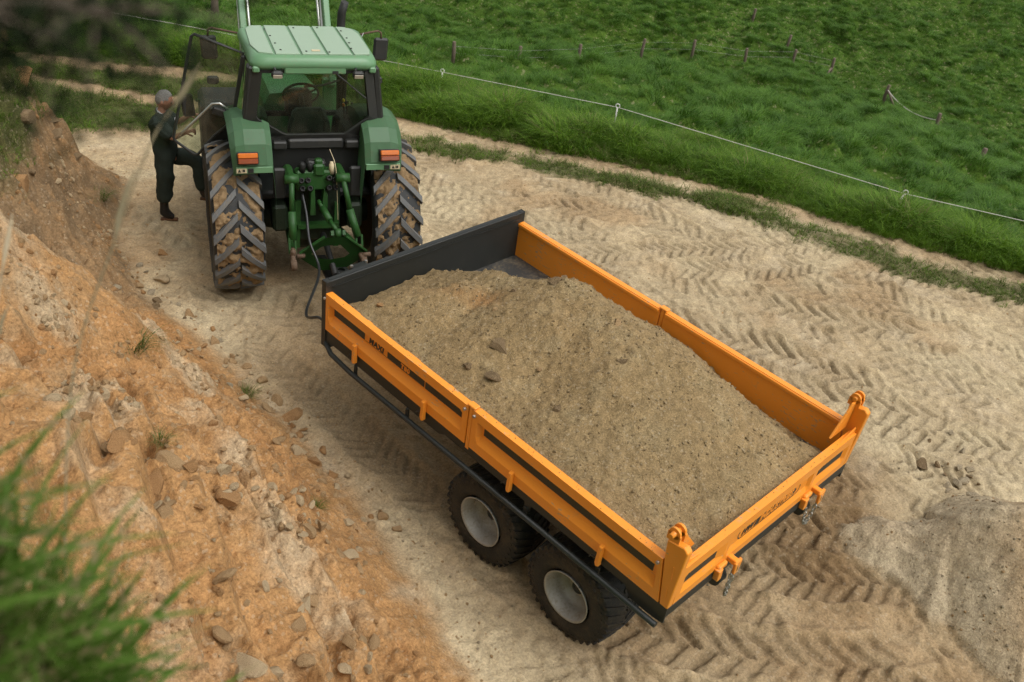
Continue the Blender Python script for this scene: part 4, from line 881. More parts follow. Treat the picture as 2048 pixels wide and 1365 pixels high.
# ---- body: rear axle housing, transmission, engine, hood
part(MB().box((0, 0.05, .80), (.55, .75, .62), bev=.05).lathe([(-.62, .13), (-.30, .20), (.30, .20), (.62, .13)], 24, Matrix.Translation((0, 0, .80))).box((0, 1.1, .75), (.42, 1.6, .5), bev=.04), 'transmission', SHADED)
part(MB().box((0, 2.3, .95), (.46, 1.5, .60), bev=.04), 'engine', DARK)
hd = MB(); G = []
for yy, hw_, zt_, zs_ in ((1.18, .36, 1.80, 1.66), (1.5, .36, 1.79, 1.65), (2.3, .34, 1.70, 1.56), (2.95, .31, 1.58, 1.44), (3.12, .29, 1.50, 1.36)):
    G.append([(-hw_ - .01, yy, 1.10), (-hw_, yy, zs_), (-hw_ + .07, yy, zt_ - .015), (-.12, yy, zt_), (.12, yy, zt_), (hw_ - .07, yy, zt_ - .015), (hw_, yy, zs_), (hw_ + .01, yy, 1.10)])
hd.grid(G); hd.quad(G[-1]); hd.quad(G[0]); hood = part(hd, 'hood', GRN)
part(MB().box((0, 3.13, 1.25), (.5, .05, .3), bev=.02), 'grille', BLK)
part(MB().tube([(.56, 1.32, 1.3), (.56, 1.32, 2.55), (.57, 1.34, 2.68), (.60, 1.30, 2.82)], [.05, .05, .05, .045], 12), 'exhaust_stack', BLK)
# ---- cab
part(MB().box((0, .45, 1.14), (1.25, 1.55, .10), bev=.03), 'cab_floor', BLK)
rf = MB()
# roof: rounded slab with overhang; lower shell
def rring(w0, w1, y0, y1, z, cr, n=5):
    """rounded outline, rear half-width w0, front half-width w1"""
    pts = []
    for (cx, cy, a0, wv) in ((w1 - cr, y1 - cr, 0, 1), (-(w1 - cr), y1 - cr, 90, 1), (-(w0 - cr), y0 + cr, 180, 0), (w0 - cr, y0 + cr, 270, 0)):
        for t in range(n):
            a = R(a0 + 90 * t / (n - 1)); pts.append((cx + cr * math.cos(a), cy + cr * math.sin(a), z))
    return pts
rings = [rring(.62, .63, -.36, .84, 2.50, .10), rring(.645, .66, -.40, .88, 2.535, .13), rring(.645, .665, -.40, .89, 2.575, .14), rring(.62, .65, -.375, .865, 2.625, .15), rring(.590, .62, -.34, .83, 2.645, .15)]
bm = rf.bm; RV = [[bm.verts.new(p) for p in r_] for r_ in rings]
for A, B in zip(RV, RV[1:]):
    for k in range(len(A)): f = bm.faces.new((A[k], A[(k + 1) % len(A)], B[(k + 1) % len(A)], B[k])); f.smooth = True
bm.faces.new(RV[0]); bm.faces.new(RV[-1])
roof = part(rf, 'roof', FEND)
# pale top skin in five pressed panels between four ribs
xs = [-.585, -.393, -.131, .131, .393, .585]
for k in range(5):
    a, b_ = xs[k] + (.013 if k else 0), xs[k + 1] - (.013 if k < 4 else 0)
    if k == 0: poly = [(a + .04, -.27), (b_, -.32), (b_, .80), (a + .06, .78), (a, .66), (a - .015, .0)]
    elif k == 4: poly = [(a, -.32), (b_ - .02, -.31), (b_ + .01, -.15), (b_ + .02, .5), (b_ - .02, .70), (b_ - .09, .79), (a, .80)]
    else: poly = [(a, -.325), (b_, -.325), (b_, .805), (a, .805)]
    part(MB().prism(poly, 2, 2.640, 2.660, .004), 'roof_panel', FADE_SKY, roof)
for (a, b_) in ((-.39, .35), (-.375, .05), (-.35, -.2), (-.10, .70), (-.1, -.25), (.13, -.27), (.16, .72), (.41, .30), (.40, .10), (.38, -.12), (-.42, .62), (.40, .6)):
    part(MB().lathe([(0, 0), (0, .012), (.006, .010), (.008, 0)], 8, Matrix.Translation((a + .03, b_, 2.661)) @ Matrix.Rotation(-math.pi / 2, 4, 'Y'), False), 'roof_bolt', BLK, roof)
part(MB().box((.03, -.22, 2.664), (.085, .045, .006)), 'roof_plate', STICK, roof)
# visor below the roof at the back with two lamp recesses
part(MB().box((0, -.375, 2.505), (.62, .045, .075), bev=.012).box((-.585, -.37, 2.51), (.07, .05, .06), bev=.012).box((.585, -.37, 2.51), (.07, .05, .06), bev=.012), 'rear_visor', FEND)
for sx in (-1, 1):
    part(MB().box((sx * .43, -.352, 2.505), (.25, .02, .07)), 'lamp_recess', BLK)
    lp = part(MB().box((sx * (.385 if sx < 0 else .43), -.425, 2.475), (.115, .07, .075), bev=.02), 'work_lamp', BLK)
    part(MB().box((sx * (.385 if sx < 0 else .43), -.461, 2.462), (.09, .008, .04), rot=(.3, 0, 0), bev=.003), 'lens', PALEL, lp)
    part(MB().tube([(sx * .41, -.40, 2.535), (sx * .40, -.42, 2.51)], .012, 6), 'bracket', BLK, lp)
# rear frame: thick moulded surround tapering to the bottom
fr_o = [(-.66, 2.52), (-.735, 1.93), (-.71, 1.88), (-.46, 1.80), (-.44, 1.69), (.44, 1.69), (.46, 1.80), (.67, 1.88), (.695, 1.93), (.62, 2.52)]
fr_i = [(-.525, 2.49), (-.60, 2.03), (-.585, 2.00), (-.34, 1.845), (-.30, 1.83), (.30, 1.83), (.33, 1.845), (.545, 2.00), (.56, 2.03), (.505, 2.49)]
fb = MB(); n_ = len(fr_o)
for (po, pi_, yo, yi_) in ((fr_o, fr_i, -.345, -.375),):
    def P3(p, y): return (p[0], y, p[1])
    for k in range(n_ - 1):
        fb.quad([P3(po[k], -.33), P3(po[k + 1], -.33), P3(pi_[k + 1], -.385), P3(pi_[k], -.385)])
        fb.quad([P3(pi_[k], -.385), P3(pi_[k + 1], -.385), P3([pi_[k + 1][0] * .985, pi_[k + 1][1] + .008], -.33), P3([pi_[k][0] * .985, pi_[k][1] + .008], -.33)])
        fb.quad([P3(po[k], -.33), P3(po[k + 1], -.33), P3(po[k + 1], -.20), P3(po[k], -.20)])
part(fb, 'rear_frame', BLK)
part(MB().prism(fr_i, 1, -.352, -.346), 'rear_window', GLASS)
wp = part(MB().tube([(.18, -.39, 2.50), (.52, -.40, 2.22)], .008, 6).box((.20, -.39, 2.49), (.06, .03, .03)), 'rear_wiper', BLK)
part(MB().box((0.0, -.36, 1.735), (.58, .10, .11), bev=.02), 'rear_sill', BLK)
for sx in (-1, 1):
    part(MB().box((sx * .375, -.40, 1.735), (.145, .09, .085), bev=.015), 'hinge_cover', BLK)
    # pillars: rear corner, B, front
    part(MB().bar((sx * .70, -.26, 1.86), (sx * .625, -.27, 2.53), .08, .16, .02, up=(0, 1, 0)), 'rear_pillar', BLK)
    part(MB().bar((sx * .80, .08, 1.80), (sx * .66, .06, 2.53), .05, .06, .012, up=(0, 1, 0)), 'side_pillar', BLK)
    part(MB().bar((sx * .50, 1.02, 1.2), (sx * .56, .84, 2.52), .05, .05, .012, up=(0, 1, 0)), 'front_pillar', BLK)
    part(MB().quad([(sx * .735, -.22, 1.90), (sx * .80, .06, 1.84), (sx * .665, .05, 2.52), (sx * .635, -.24, 2.52)]), 'quarter_glass', DGLASS)
part(MB().quad([(.80, .10, 1.5), (.72, .95, 1.45), (.58, .84, 2.52), (.665, .07, 2.52)]), 'side_glass', GLASS)
part(MB().quad([(-.50, 1.02, 1.62), (.50, 1.02, 1.62), (.56, .85, 2.52), (-.56, .85, 2.52)]), 'windscreen', GLASS)
part(MB().box((0, 1.03, 1.60), (1.05, .05, .06), bev=.01), 'dash_rail', BLK)
# interior
st = MB(); st.box((0, .18, 1.52), (.46, .46, .12), bev=.04); seat = part(st, 'seat', VINYL)
part(MB().prism([(-.23, 1.54), (-.24, 1.78), (-.17, 1.98), (.15, 1.99), (.22, 1.80), (.22, 1.54)], 1, -.02, .09, .03), 'backrest', VINYL, seat)
part(MB().box((.285, .10, 1.76), (.075, .09, .26), rot=(0, .12, 0), bev=.03), 'armrest', BLK, seat)
part(MB().box((0, .2, 1.3), (.3, .35, .3), bev=.03), 'seat_base', BLK, seat)
part(MB().box((.52, .25, 1.55), (.28, .9, .5), bev=.06), 'side_console', BLK)
for k, (a, b_) in enumerate(((.42, .28), (.47, .36), (.52, .30), (.45, .44))):
    lv = part(MB().tube([(a, b_, 1.78), (a - .01, b_ + .02, 1.92)], .009, 6), 'lever', BLK); part(MB().box((a - .01, b_ + .02, 1.93), (.03, .03, .045), bev=.01), 'knob', AMBER if k == 0 else (YEL if k == 3 else BLK), lv)
part(MB().tube([(.10, -.30, 1.84), (.10, -.31, 1.94), (.13, -.31, 1.955)], .010, 6), 'latch_handle', BLK)
dash = part(MB().box((-.02, .78, 1.82), (.30, .16, .30), bev=.04).box((-.02, .82, 1.5), (.2, .2, .5), bev=.03), 'dash_pod', BLK)
SW = Matrix.Translation((-.02, .56, 1.97)) @ Matrix.Rotation(R(-52), 4, 'X')
sw = MB(); sw.tube([SW @ Vector((.195 * math.cos(t), .195 * math.sin(t), 0)) for t in np.linspace(0, 2 * math.pi, 25)[:-1]], .014, 8, closed=True)
for a in (90 + 20, 210, 330): sw.tube([SW @ Vector((0, 0, -.02)), SW @ Vector((.19 * math.cos(R(a)), .19 * math.sin(R(a)), 0))], .011, 6)
sw.tube([SW @ Vector((0, 0, 0)), SW @ Vector((0, 0, -.28))], .03, 8); part(sw, 'steering_wheel', BLK)
part(MB().tube([(.05, .75, 2.0), (.25, .85, 1.98), (.50, .95, 2.02), (.58, .95, 2.1)], .012, 6), 'grab_rail', BLK)
# ---- fenders
for sx in (-1, 1):
    fo, fi = .865, .465
    fm = MB()
    prof = [(-.655, 1.545), (-.665, 1.60), (-.60, 1.80), (-.48, 1.92), (-.30, 1.99), (.0, 1.995), (.30, 1.93), (.52, 1.80)]
    G = []
    for (yy, zz) in prof:
        t = np.clip((zz - 1.545) / .4, 0, 1)
        G.append([(sx * (fi + .01), yy + .02, zz - .01), (sx * (fi + .07), yy, zz + .015), (sx * (fo - .12), yy, zz + .015), (sx * (fo - .03), yy + .01, zz - .01), (sx * (fo + .03 * t), yy + .05, zz - .06)])
    fm.grid(G)
    # inner wall
    fm.grid([[(sx * (fi + .01), yy + .02, zz - .01), (sx * (fi - .02), yy + .05, max(zz - .55, 1.10))] for (yy, zz) in prof])
    # lower lip facing back
    fm.quad([(sx * (fi + .01), -.635, 1.535), (sx * (fo), -.605, 1.485), (sx * (fo - .03), -.645, 1.535), (sx * (fi + .07), -.655, 1.56)])
    bmesh.ops.solidify(fm.bm, geom=fm.bm.faces[:], thickness=.012)
    fe = part(fm, 'fender', FEND)
    part(MB().prism([(sx * (fi + .015), 1.535), (sx * (fo - .02), 1.535), (sx * (fo - .02), 1.60), (sx * (fi + .015), 1.60)], 1, -.674, -.655, .004), 'lower_band', FEND, fe)
    # lamp: amber over red on a slanted base
    lx_ = sx * .725; LM = Matrix.Translation((lx_, -.672, 1.695)) @ Matrix.Rotation(R(-16), 4, 'X')
    lb = part(MB().box((0, .01, 0), (.215, .06, .125), bev=.010, M=LM), 'tail_lamp', BLK, fe)
    part(MB().box((0, -.028, .028), (.195, .03, .052), bev=.008, M=LM), 'amber_lens', AMBER, fe)
    part(MB().box((0, -.028, -.028), (.195, .028, .052), bev=.008, M=LM), 'red_lens', REDL, fe)
    part(MB().box((sx * .79, -.677, 1.566), (.10, .004, .048)), 'warning_label', STICK, fe)
    part(MB().prism([(sx * .79 - .04, 1.550), (sx * .79 - .005, 1.550), (sx * .79 - .0225, 1.585)], 1, -.6815, -.6795).box((sx * .79 + .022, -.6805, 1.567), (.022, .002, .028)).box((sx * .79 + .004, -.6805, 1.567), (.004, .002, .03)), 'label_print', DECAL, fe)
    part(MB().box((sx * .70, -.678, 1.566), (.055, .010, .045), bev=.003), 'socket_plate', BLK, fe)
    # side shields beside the hitch, hanging mudflap
    part(MB().box((sx * .40, -.50, 1.35), (.13, .06, .34), bev=.02), 'mudflap', BLK)
# ---- left door, hung at the rear, standing open
dr_h = Vector((-.80, .06, 0)); dang = R(197)
dx_, dy_ = math.cos(dang), math.sin(dang) * -1
def DP(s_, z_, o=0.0):
    top = (z_ - 1.9) / .62
    hx = -.80 + .135 * np.clip(top, 0, 1)
    return (hx + dx_ * s_, .07 + dy_ * s_ + o, z_)
dpts = [(0.0, 2.56), (.465, 2.70), (.50, 2.695), (.515, 2.66), (.60, 1.60), (.59, 1.57), (.38, 1.45), (.34, 1.45), (.20, 1.68), (.0, 1.86)]
dpts = [(0.0, 2.55), (.485, 2.70), (.515, 2.675), (.635, 1.60), (.62, 1.565), (.43, 1.43), (.39, 1.43), (.20, 1.66), (.0, 1.84)]
door = empty('door', (0, 0, 0)); door.parent = tractor
part(MB().tube([DP(a, b_) for a, b_ in dpts], .016, 8, closed=True), 'door_frame', BLK, door)
gm = MB(); gm.bm.faces.new([gm.bm.verts.new(DP(a, b_, .003)) for a, b_ in dpts]); part(gm, 'door_glass', DOORG, door)
part(MB().tube([DP(.58, 1.62, -.05), DP(.54, 1.68, -.06), DP(.235, 2.02, -.06), DP(.16, 2.03, -.06), DP(.06, 1.97, -.05)], .013, 8), 'pull_rail', CHROME, door)
part(MB().bar(DP(.03, 1.90, -.02), DP(.22, 1.95, -.03), .06, .09, .015), 'door_hinge', BLK, door)
part(MB().box(DP(.47, 1.95, .05), (.13, .06, .24), rot=(0, -.1, 0), bev=.02), 'door_lock', BLK, door)
part(MB().box(DP(.37, 2.0, .08), (.05, .03, .03), bev=.01), 'lock_button', GRN, door)
# ---- mirrors
for sx in (-1, 1):
    part(MB().tube([(sx * .62, .86, 2.55), (sx * .92, .95, 2.585), (sx * .955, .955, 2.565), (sx * .96, .955, 2.50)], .012, 8), 'mirror_arm', RUST_M)
    part(MB().box((sx * .955, .96, 2.375), (.175, .05, .26), rot=(0, 0.06 * sx, .1 * sx), bev=.025), 'mirror', BLK)
    part(MB().box((sx * .93, 1.0, 2.0), (.13, .06, .09), bev=.02), 'marker_lamp', BLK)
part(MB().tube([(.66, .60, 2.60), (.69, .65, 2.63)], .006, 6), 'aerial_base', CHROME)
# ---- fuel tank and steps, left
part(MB().box((-.84, 1.12, 1.28), (.50, .70, 1.02), bev=.05), 'fuel_tank', BLK)
stp = MB()
for k in range(3): stp.box((-.86 - .03 * k, 1.30, .95 - .26 * k), (.24, .34, .025), bev=.006)
for s_ in (-1, 1): stp.bar((-.92, 1.30 + s_ * .17, 1.0), (-.98, 1.30 + s_ * .17, .38), .02, .04)
part(stp, 'steps', DARK)
# ---- front loader arms, raised
for sx in (-1, 1):
    part(MB().bar((sx * .50, 1.55, 1.75), (sx * .50, 2.55, 3.35), .075, .16, .01), 'loader_arm', FEND)
    part(MB().bar((sx * .50, 1.60, 1.10), (sx * .50, 1.60, 1.85), .10, .22, .01), 'loader_mast', GRN)
    part(MB().tube([(sx * .42, 1.75, 1.95), (sx * .42, 2.45, 3.05)], .018, 8), 'loader_pipe', CHROME)
    part(MB().tube([(sx * .50, 1.95, 1.40), (sx * .50, 2.35, 2.75)], .035, 8), 'loader_ram', CHROME)
# ---- three-point linkage and hydraulics at the back
part(MB().box((0, -.38, 1.05), (.50, .16, .80), bev=.03), 'rear_housing', SHADED)
part(MB().box((0.0, -.34, 1.60), (1.0, .04, .40)), 'cab_back_panel', DARK)
part(MB().box((-.02, -.50, 1.56), (.20, .12, .08), bev=.02), 'battery_cover', BLK)
scv = part(MB().box((-.05, -.52, 1.40), (.38, .14, .22), bev=.02).box((.0, -.55, 1.52), (.11, .13, .13), bev=.02).box((.0, -.55, 1.60), (.08, .08, .06), bev=.015), 'hydraulic_valve_block', IRON)
for (a, b_) in ((-.19, 1.40), (-.12, 1.40), (-.18, 1.31), (-.10, 1.31), (.10, 1.42), (.16, 1.40), (.10, 1.31), (.17, 1.31)):
    part(MB().lathe([(0, .0), (0, .030), (-.07, .030), (-.075, .018), (-.05, .016), (-.05, 0)], 12, Matrix.Translation((a, -.58, b_)) @ Matrix.Rotation(R(90), 4, 'Z') @ Matrix.Rotation(R(25), 4, 'Y')), 'coupler', DARK, scv)
part(MB().lathe([(0, 0), (0, .035), (.09, .035), (.11, .02), (.11, 0)], 12, Matrix.Translation((-.17, -.56, 1.49)) @ Matrix.Rotation(-math.pi / 2, 4, 'Y')).lathe([(0, 0), (0, .03), (.08, .03), (.09, .02), (.09, 0)], 12, Matrix.Translation((-.09, -.56, 1.50)) @ Matrix.Rotation(-math.pi / 2, 4, 'Y')), 'solenoid', DARK, scv)
part(MB().lathe([(0, 0), (0, .028), (.10, .028), (.115, .018), (.13, .018), (.13, 0)], 12, Matrix.Translation((.135, -.57, 1.47)) @ Matrix.Rotation(-math.pi / 2, 4, 'Y')), 'filter_bowl', STICK, scv)
for sx, xa, xb in ((-1, -.30, -.33), (1, .23, .37)):
    part(MB().box((xa, -.52, 1.46), (.09, .34, .10), bev=.025).lathe([(-.07, 0), (-.07, .05), (.07, .05), (.07, 0)], 14, Matrix.Translation((xa, -.70, 1.47))), 'lift_arm', IRON)
    part(MB().tube([(xa, -.71, 1.47), (xa + (xb - xa) * .45, -.80, 1.14)], .028, 10).tube([(xa + (xb - xa) * .42, -.79, 1.15), (xb - .01 * sx, -.90, .88)], .042, 10).bar((xb - .03, -.89, .90), (xb - .03, -.94, .74), .02, .05).bar((xb + .03, -.89, .90), (xb + .03, -.94, .74), .02, .05), 'lift_rod', IRON)
    part(MB().bar((sx * .27, -.05, .62), (xb, -.95, .74), .05, .10, .01), 'lower_link', IRON)
    part(MB().box((xb, -.97, .75), (.06, .10, .12), bev=.02).tube([(xb, -.98, .74), (xb + .01 * sx, -1.08, .70)], .03, 8).lathe([(-.03, .03), (-.03, .055), (.03, .055), (.03, .03)], 14, Matrix.Translation((xb + .015 * sx, -1.12, .69))), 'link_hook', RUST_M)
    part(MB().box((sx * .40, -.40, .95), (.16, .25, .30), bev=.03), 'axle_bracket', SHADED)
part(MB().prism([(-.24, .60), (-.20, .60), (-.18, 1.15), (-.24, 1.15)], 1, -.52, -.49).prism([(.16, .60), (.22, .60), (.22, 1.10), (.18, 1.12)], 1, -.52, -.49).box((0, -.50, .86), (.44, .10, .05)), 'drawbar_frame', IRON)
part(MB().prism([(-.10, 1.02), (-.09, 1.28), (-.05, 1.34), (-.04, 1.02)], 1, -.62, -.48, .005).prism([(.02, 1.05), (.05, 1.32), (.09, 1.24), (.08, 1.02)], 1, -.62, -.48, .005), 'top_link_bracket', IRON)
part(MB().tube([(-.01, -.60, 1.18), (.02, -.70, 1.13)], .022, 8).tube([(.02, -.69, 1.135), (.07, -.86, 1.06)], .036, 10).tube([(.07, -.85, 1.06), (.12, -1.0, 1.00)], .024, 8).lathe([(-.03, .02), (-.03, .05), (.03, .05), (.03, .02)], 12, Matrix.Translation((.125, -1.02, .985))), 'top_link', IRON)
# quick-hitch frame: bent plate with a triangular window
qf = MB(); qo = [(-.27, .78), (-.27, .72), (-.06, .54), (.20, .54), (.42, .70), (.43, .76), (.20, .965), (-.02, .965)]; qi = [(-.15, .765), (-.06, .70), (.06, .68), (.20, .70), (.25, .745), (.15, .865), (.04, .87), (-.05, .85)]
for k in range(8):
    a, b_, c_, d_ = qo[k], qo[(k + 1) % 8], qi[(k + 1) % 8], qi[k]
    t = lambda p: -1.02 - (p[1] - .75) * 0.25
    qf.quad([(a[0], t(a), a[1]), (b_[0], t(b_), b_[1]), (c_[0], t(c_), c_[1]), (d_[0], t(d_), d_[1])])
bmesh.ops.solidify(qf.bm, geom=qf.bm.faces[:], thickness=.022)
qh = part(qf, 'hitch_frame', IRON)
part(MB().bar((.06, -1.0, .97), (.06, -1.08, 1.02), .03, .05).bar((.18, -1.0, .97), (.18, -1.08, 1.02), .03, .05).bar((-.27, -1.02, .78), (-.02, -1.06, .97), .05, .015).bar((.20, -1.06, .97), (.43, -1.02, .77), .05, .015), 'hitch_ears', IRON, qh)
part(MB().tube([(-.30, -1.04, .755), (-.22, -1.04, .755)], .025, 8).tube([(.38, -1.04, .735), (.47, -1.04, .735)], .025, 8), 'hitch_pins', RUST_M, qh)
part(MB().tube([(.05, -.52, .75), (.07, -.75, .66), (.08, -1.15, .56)], .034, 10).tube([(.08, -1.12, .58), (.09, -1.16, .50)], .022, 8), 'tow_ram', DARK)
part(MB().bar((.05, -.4, .42), (.06, -1.25, .46), .10, .05, .01), 'tow_bar', DARK)
# ---- hydraulic hose to the trailer and a trailing cord
def spline(P, n=40):
    P = [Vector(p) for p in P]; out = []; Q = [P[0] * 2 - P[1]] + P + [P[-1] * 2 - P[-2]]
    m_ = len(P) - 1
    for i in range(n + 1):
        t = i / n * m_; k = min(int(t), m_ - 1); f = t - k; a, b, c, d = Q[k:k + 4]
        out.append(0.5 * ((2 * b) + (c - a) * f + (2 * a - 5 * b + 4 * c - d) * f * f + (3 * b - 3 * c + d - a) * f ** 3))
    return out
TI = TMAT.copy()
hp_ = [TI @ Vector((-.18, -.62, 1.27)), TI @ Vector((-.165, -.80, 1.12)), TI @ Vector((-.17, -1.05, .92)), TI @ Vector((-.12, -1.35, .72)), Vector((-1.05, 4.45, .95)), Vector((-1.13, 4.12, 1.12)), Vector((-1.10, 3.96, 1.08))]
ho = MB().tube(spline(hp_, 60), .014, 8).build('hydraulic_hose', HOSE)
tag(ho, 'black hydraulic hose hanging from the tractor to the trailer corner', 'hose')
part(MB().tube(spline([(.14, -.42, 1.68), (.17, -.58, 1.58), (.18, -.62, 1.40), (.19, -.62, 1.15), (.20, -.60, .95)], 20), .0035, 6), 'frayed_cord', STICK)
# ================================================================== PERSON climbing to the cab
CLOTH = paint('dark_coverall', (0.034, 0.044, 0.036), 0.85, scale=9, var=0.35, spec=0.15, bump=0.5)
SKIN = paint('skin', (0.44, 0.215, 0.135), 0.5, scale=12, var=0.10)
HAIR = paint('grey_hair', (0.26, 0.245, 0.225), 0.7, scale=60, var=0.45, bump=0.8)
SHIRT = paint('checked_shirt', (0.50, 0.50, 0.50), 0.8, scale=70, var=0.5)
BOOT = paint('rubber_boot', (0.016, 0.016, 0.016), 0.4, dirt=0.35, dirtcol=(0.17, 0.075, 0.03), scale=10)
SOLE = paint('muddy_sole', (0.13, 0.06, 0.025), 0.85, scale=20, var=0.3)
pgz = gz(-0.45, 8.33)
person = empty('person', (-0.47, 8.35, pgz), (0, 0, -TH))
tag(person, 'grey-haired man in dark coveralls stepping up to the open cab door', 'person')
PZ = 0.155            # heights below are above the boot sole
def skin_obj(name, J, E_, m, parent, sub=2, root='pelvis'):
    names = list(J); ix = {k: i for i, k in enumerate(names)}
    me = bpy.data.meshes.new(name); me.from_pydata([J[k][:3] for k in names], [(ix[a], ix[b]) for a, b in E_], [])
    o = bpy.data.objects.new(name, me); scene.collection.objects.link(o)
    md = o.modifiers.new('skin', 'SKIN'); md.use_smooth_shade = True; md.branch_smoothing = 0.6
    for i, k in enumerate(names):
        r = J[k][3]; rr = r if isinstance(r, tuple) else (r, r)
        me.skin_vertices[0].data[i].radius = rr; me.skin_vertices[0].data[i].use_root = (k == root)
    s_ = o.modifiers.new('sub', 'SUBSURF'); s_.levels = sub; s_.render_levels = sub
    bpy.context.view_layer.update()
    nm = bpy.data.meshes.new_from_object(o.evaluated_get(bpy.context.evaluated_depsgraph_get())); bpy.data.objects.remove(o)
    nm.polygons.foreach_set('use_smooth', [True] * len(nm.polygons))
    return link(name, nm, m, parent)
# joints: x towards the tractor (he faces that way), y away from the camera, z up
J0 = {'pelvis': (.08, .06, .84), 'belly': (.085, .07, 1.02), 'chest': (.075, .08, 1.22), 'upper': (.055, .08, 1.34), 'neck': (.075, .08, 1.42), 'skull': (.10, .08, 1.50),
      'shR': (.03, -.09, 1.335), 'elR': (.17, -.17, 1.17), 'wrR': (.325, -.21, 1.275), 'haR': (.375, -.225, 1.30),
      'shL': (.10, .235, 1.325), 'elL': (.25, .25, 1.18), 'wrL': (.395, .15, 1.33), 'haL': (.44, .13, 1.355),
      'hipR': (.06, -.03, .80), 'knR': (.045, -.015, .46), 'anR': (.0, .0, .09), 'toeR': (.125, -.02, .035),
      'hipL': (.13, .13, .80), 'knL': (.46, .0, .80), 'anL': (.48, -.16, .44), 'toeL': (.60, -.19, .385)}
def sk(rad): return {k: (*J0[k], rad[k]) for k in rad}
body = sk({'pelvis': .115, 'belly': .10, 'chest': .09, 'upper': .055, 'neck': .052, 'skull': .055, 'shR': .035, 'elR': .036, 'wrR': .030, 'shL': .035, 'elL': .036, 'wrL': .030, 'hipR': .08, 'knR': .055, 'anR': .04, 'hipL': .08, 'knL': .055, 'anL': .04})
EB = [('pelvis', 'belly'), ('belly', 'chest'), ('chest', 'upper'), ('upper', 'neck'), ('neck', 'skull'), ('upper', 'shR'), ('shR', 'elR'), ('elR', 'wrR'), ('upper', 'shL'), ('shL', 'elL'), ('elL', 'wrL'), ('pelvis', 'hipR'), ('hipR', 'knR'), ('knR', 'anR'), ('pelvis', 'hipL'), ('hipL', 'knL'), ('knL', 'anL')]
# hands: palm and five bent fingers closing on what they hold
for s_, (w_, ax, cu, ou) in {'R': ('wrR', Vector((.95, -.2, .25)), Vector((.1, .25, -.95)), Vector((-.15, .85, .3))), 'L': ('wrL', Vector((.93, -.35, .2)), Vector((.2, -.3, -.9)), Vector((.2, .85, .2)))}.items():
    ax.normalize(); cu.normalize(); sd_ = ax.cross(cu).normalized(); b0 = Vector(J0[w_])
    body['palm' + s_] = (*(b0 + ax * .055), (.034, .020)); EB.append((w_, 'palm' + s_))
    for f_, (off, ln) in enumerate(((-.028, .068), (-.010, .078), (.009, .074), (.027, .058))):
        p1 = b0 + ax * .092 + sd_ * off; p2 = p1 + ax * (ln * .30) + cu * (ln * .32); p3 = p2 - ax * (ln * .12) + cu * (ln * .40)
        for q_, P in enumerate((p1, p2, p3)): body['f%s%d%d' % (s_, f_, q_)] = (*P, .0105 - .001 * q_)
        EB += [('palm' + s_, 'f%s%d0' % (s_, f_)), ('f%s%d0' % (s_, f_), 'f%s%d1' % (s_, f_)), ('f%s%d1' % (s_, f_), 'f%s%d2' % (s_, f_))]
    t1 = b0 + ax * .03 - sd_ * .035 + cu * .012; t2 = t1 + ax * .035 - sd_ * .010 + cu * .022; t3 = t2 + ax * .012 + sd_ * .012 + cu * .024
    for q_, P in enumerate((t1, t2, t3)): body['t%s%d' % (s_, q_)] = (*P, .012 - .001 * q_)
    EB += [(w_, 't%s0' % s_), ('t%s0' % s_, 't%s1' % s_), ('t%s1' % s_, 't%s2' % s_)]
bo = skin_obj('body', body, EB, SKIN, person)
# head, sculpted: facing +X, bowed a little
HM = Matrix.Translation((.118, .075, 1.545)) @ Matrix.Rotation(R(-14), 4, 'Z') @ Matrix.Rotation(R(14), 4, 'Y')
bm = bmesh.new(); bmesh.ops.create_icosphere(bm, subdivisions=4, radius=1.0)
def headshape(p):
    x_, y_, z_ = p
    jaw = max(0, -z_ - .1); w_ = .076 * (1 - .30 * jaw); X = .095 * x_ * (1 - .10 * jaw) + (.012 * jaw if x_ > 0 else -.0 * jaw); Y = w_ * y_; Z = .118 * z_
    if x_ > 0:
        g = lambda a, b, s1, s2: math.exp(-((y_ - a) / s1) ** 2 - ((z_ - b) / s2) ** 2)
        X += .026 * g(0, -.16, .17, .20) + .010 * g(0, -.02, .12, .25) + .008 * g(0, -.50, .30, .08) + .008 * g(0, -.80, .3, .14) + .007 * g(0, .16, .6, .10)      # nose, lips, chin, brow
        X -= .010 * (g(.36, 0.0, .17, .10) + g(-.36, 0.0, .17, .10)) + .006 * g(0, -.60, .35, .05)                                                              # eye sockets, mouth line
    return Vector((X, Y, Z))
hv = {}
for v_ in bm.verts: v_.co = headshape(v_.co)
hairbm = bm.copy()
me = bpy.data.meshes.new('headtmp'); bm.to_mesh(me); bm.free(); me.transform(HM)
b2 = bmesh.new(); b2.from_mesh(bo.data); b2.from_mesh(me)
for sy in (-1, 1):      # ears
    t = bmesh.new(); bmesh.ops.create_icosphere(t, subdivisions=2, radius=1.0)
    for v_ in t.verts: v_.co = Vector((v_.co.x * .019 - .008, sy * .077 + v_.co.y * .009, v_.co.z * .032 - .008))
    em = bpy.data.meshes.new('ear'); t.to_mesh(em); t.free(); em.transform(HM); b2.from_mesh(em)
for f in b2.faces: f.smooth = True
b2.to_mesh(bo.data); b2.free()
for sy in (-1, 1):
    MB().lathe([(0, 0), (0, .010), (.006, .007), (.008, 0)], 10, HM @ Matrix.Translation((.083, sy * .027, 0.002))).build('eye', paint('eye', (.05, .035, .03), .2), bo)
    MB().box((0.093, sy * .029, .020), (.008, .030, .006), bev=.002, M=HM).build('eyebrow', HAIR, bo)
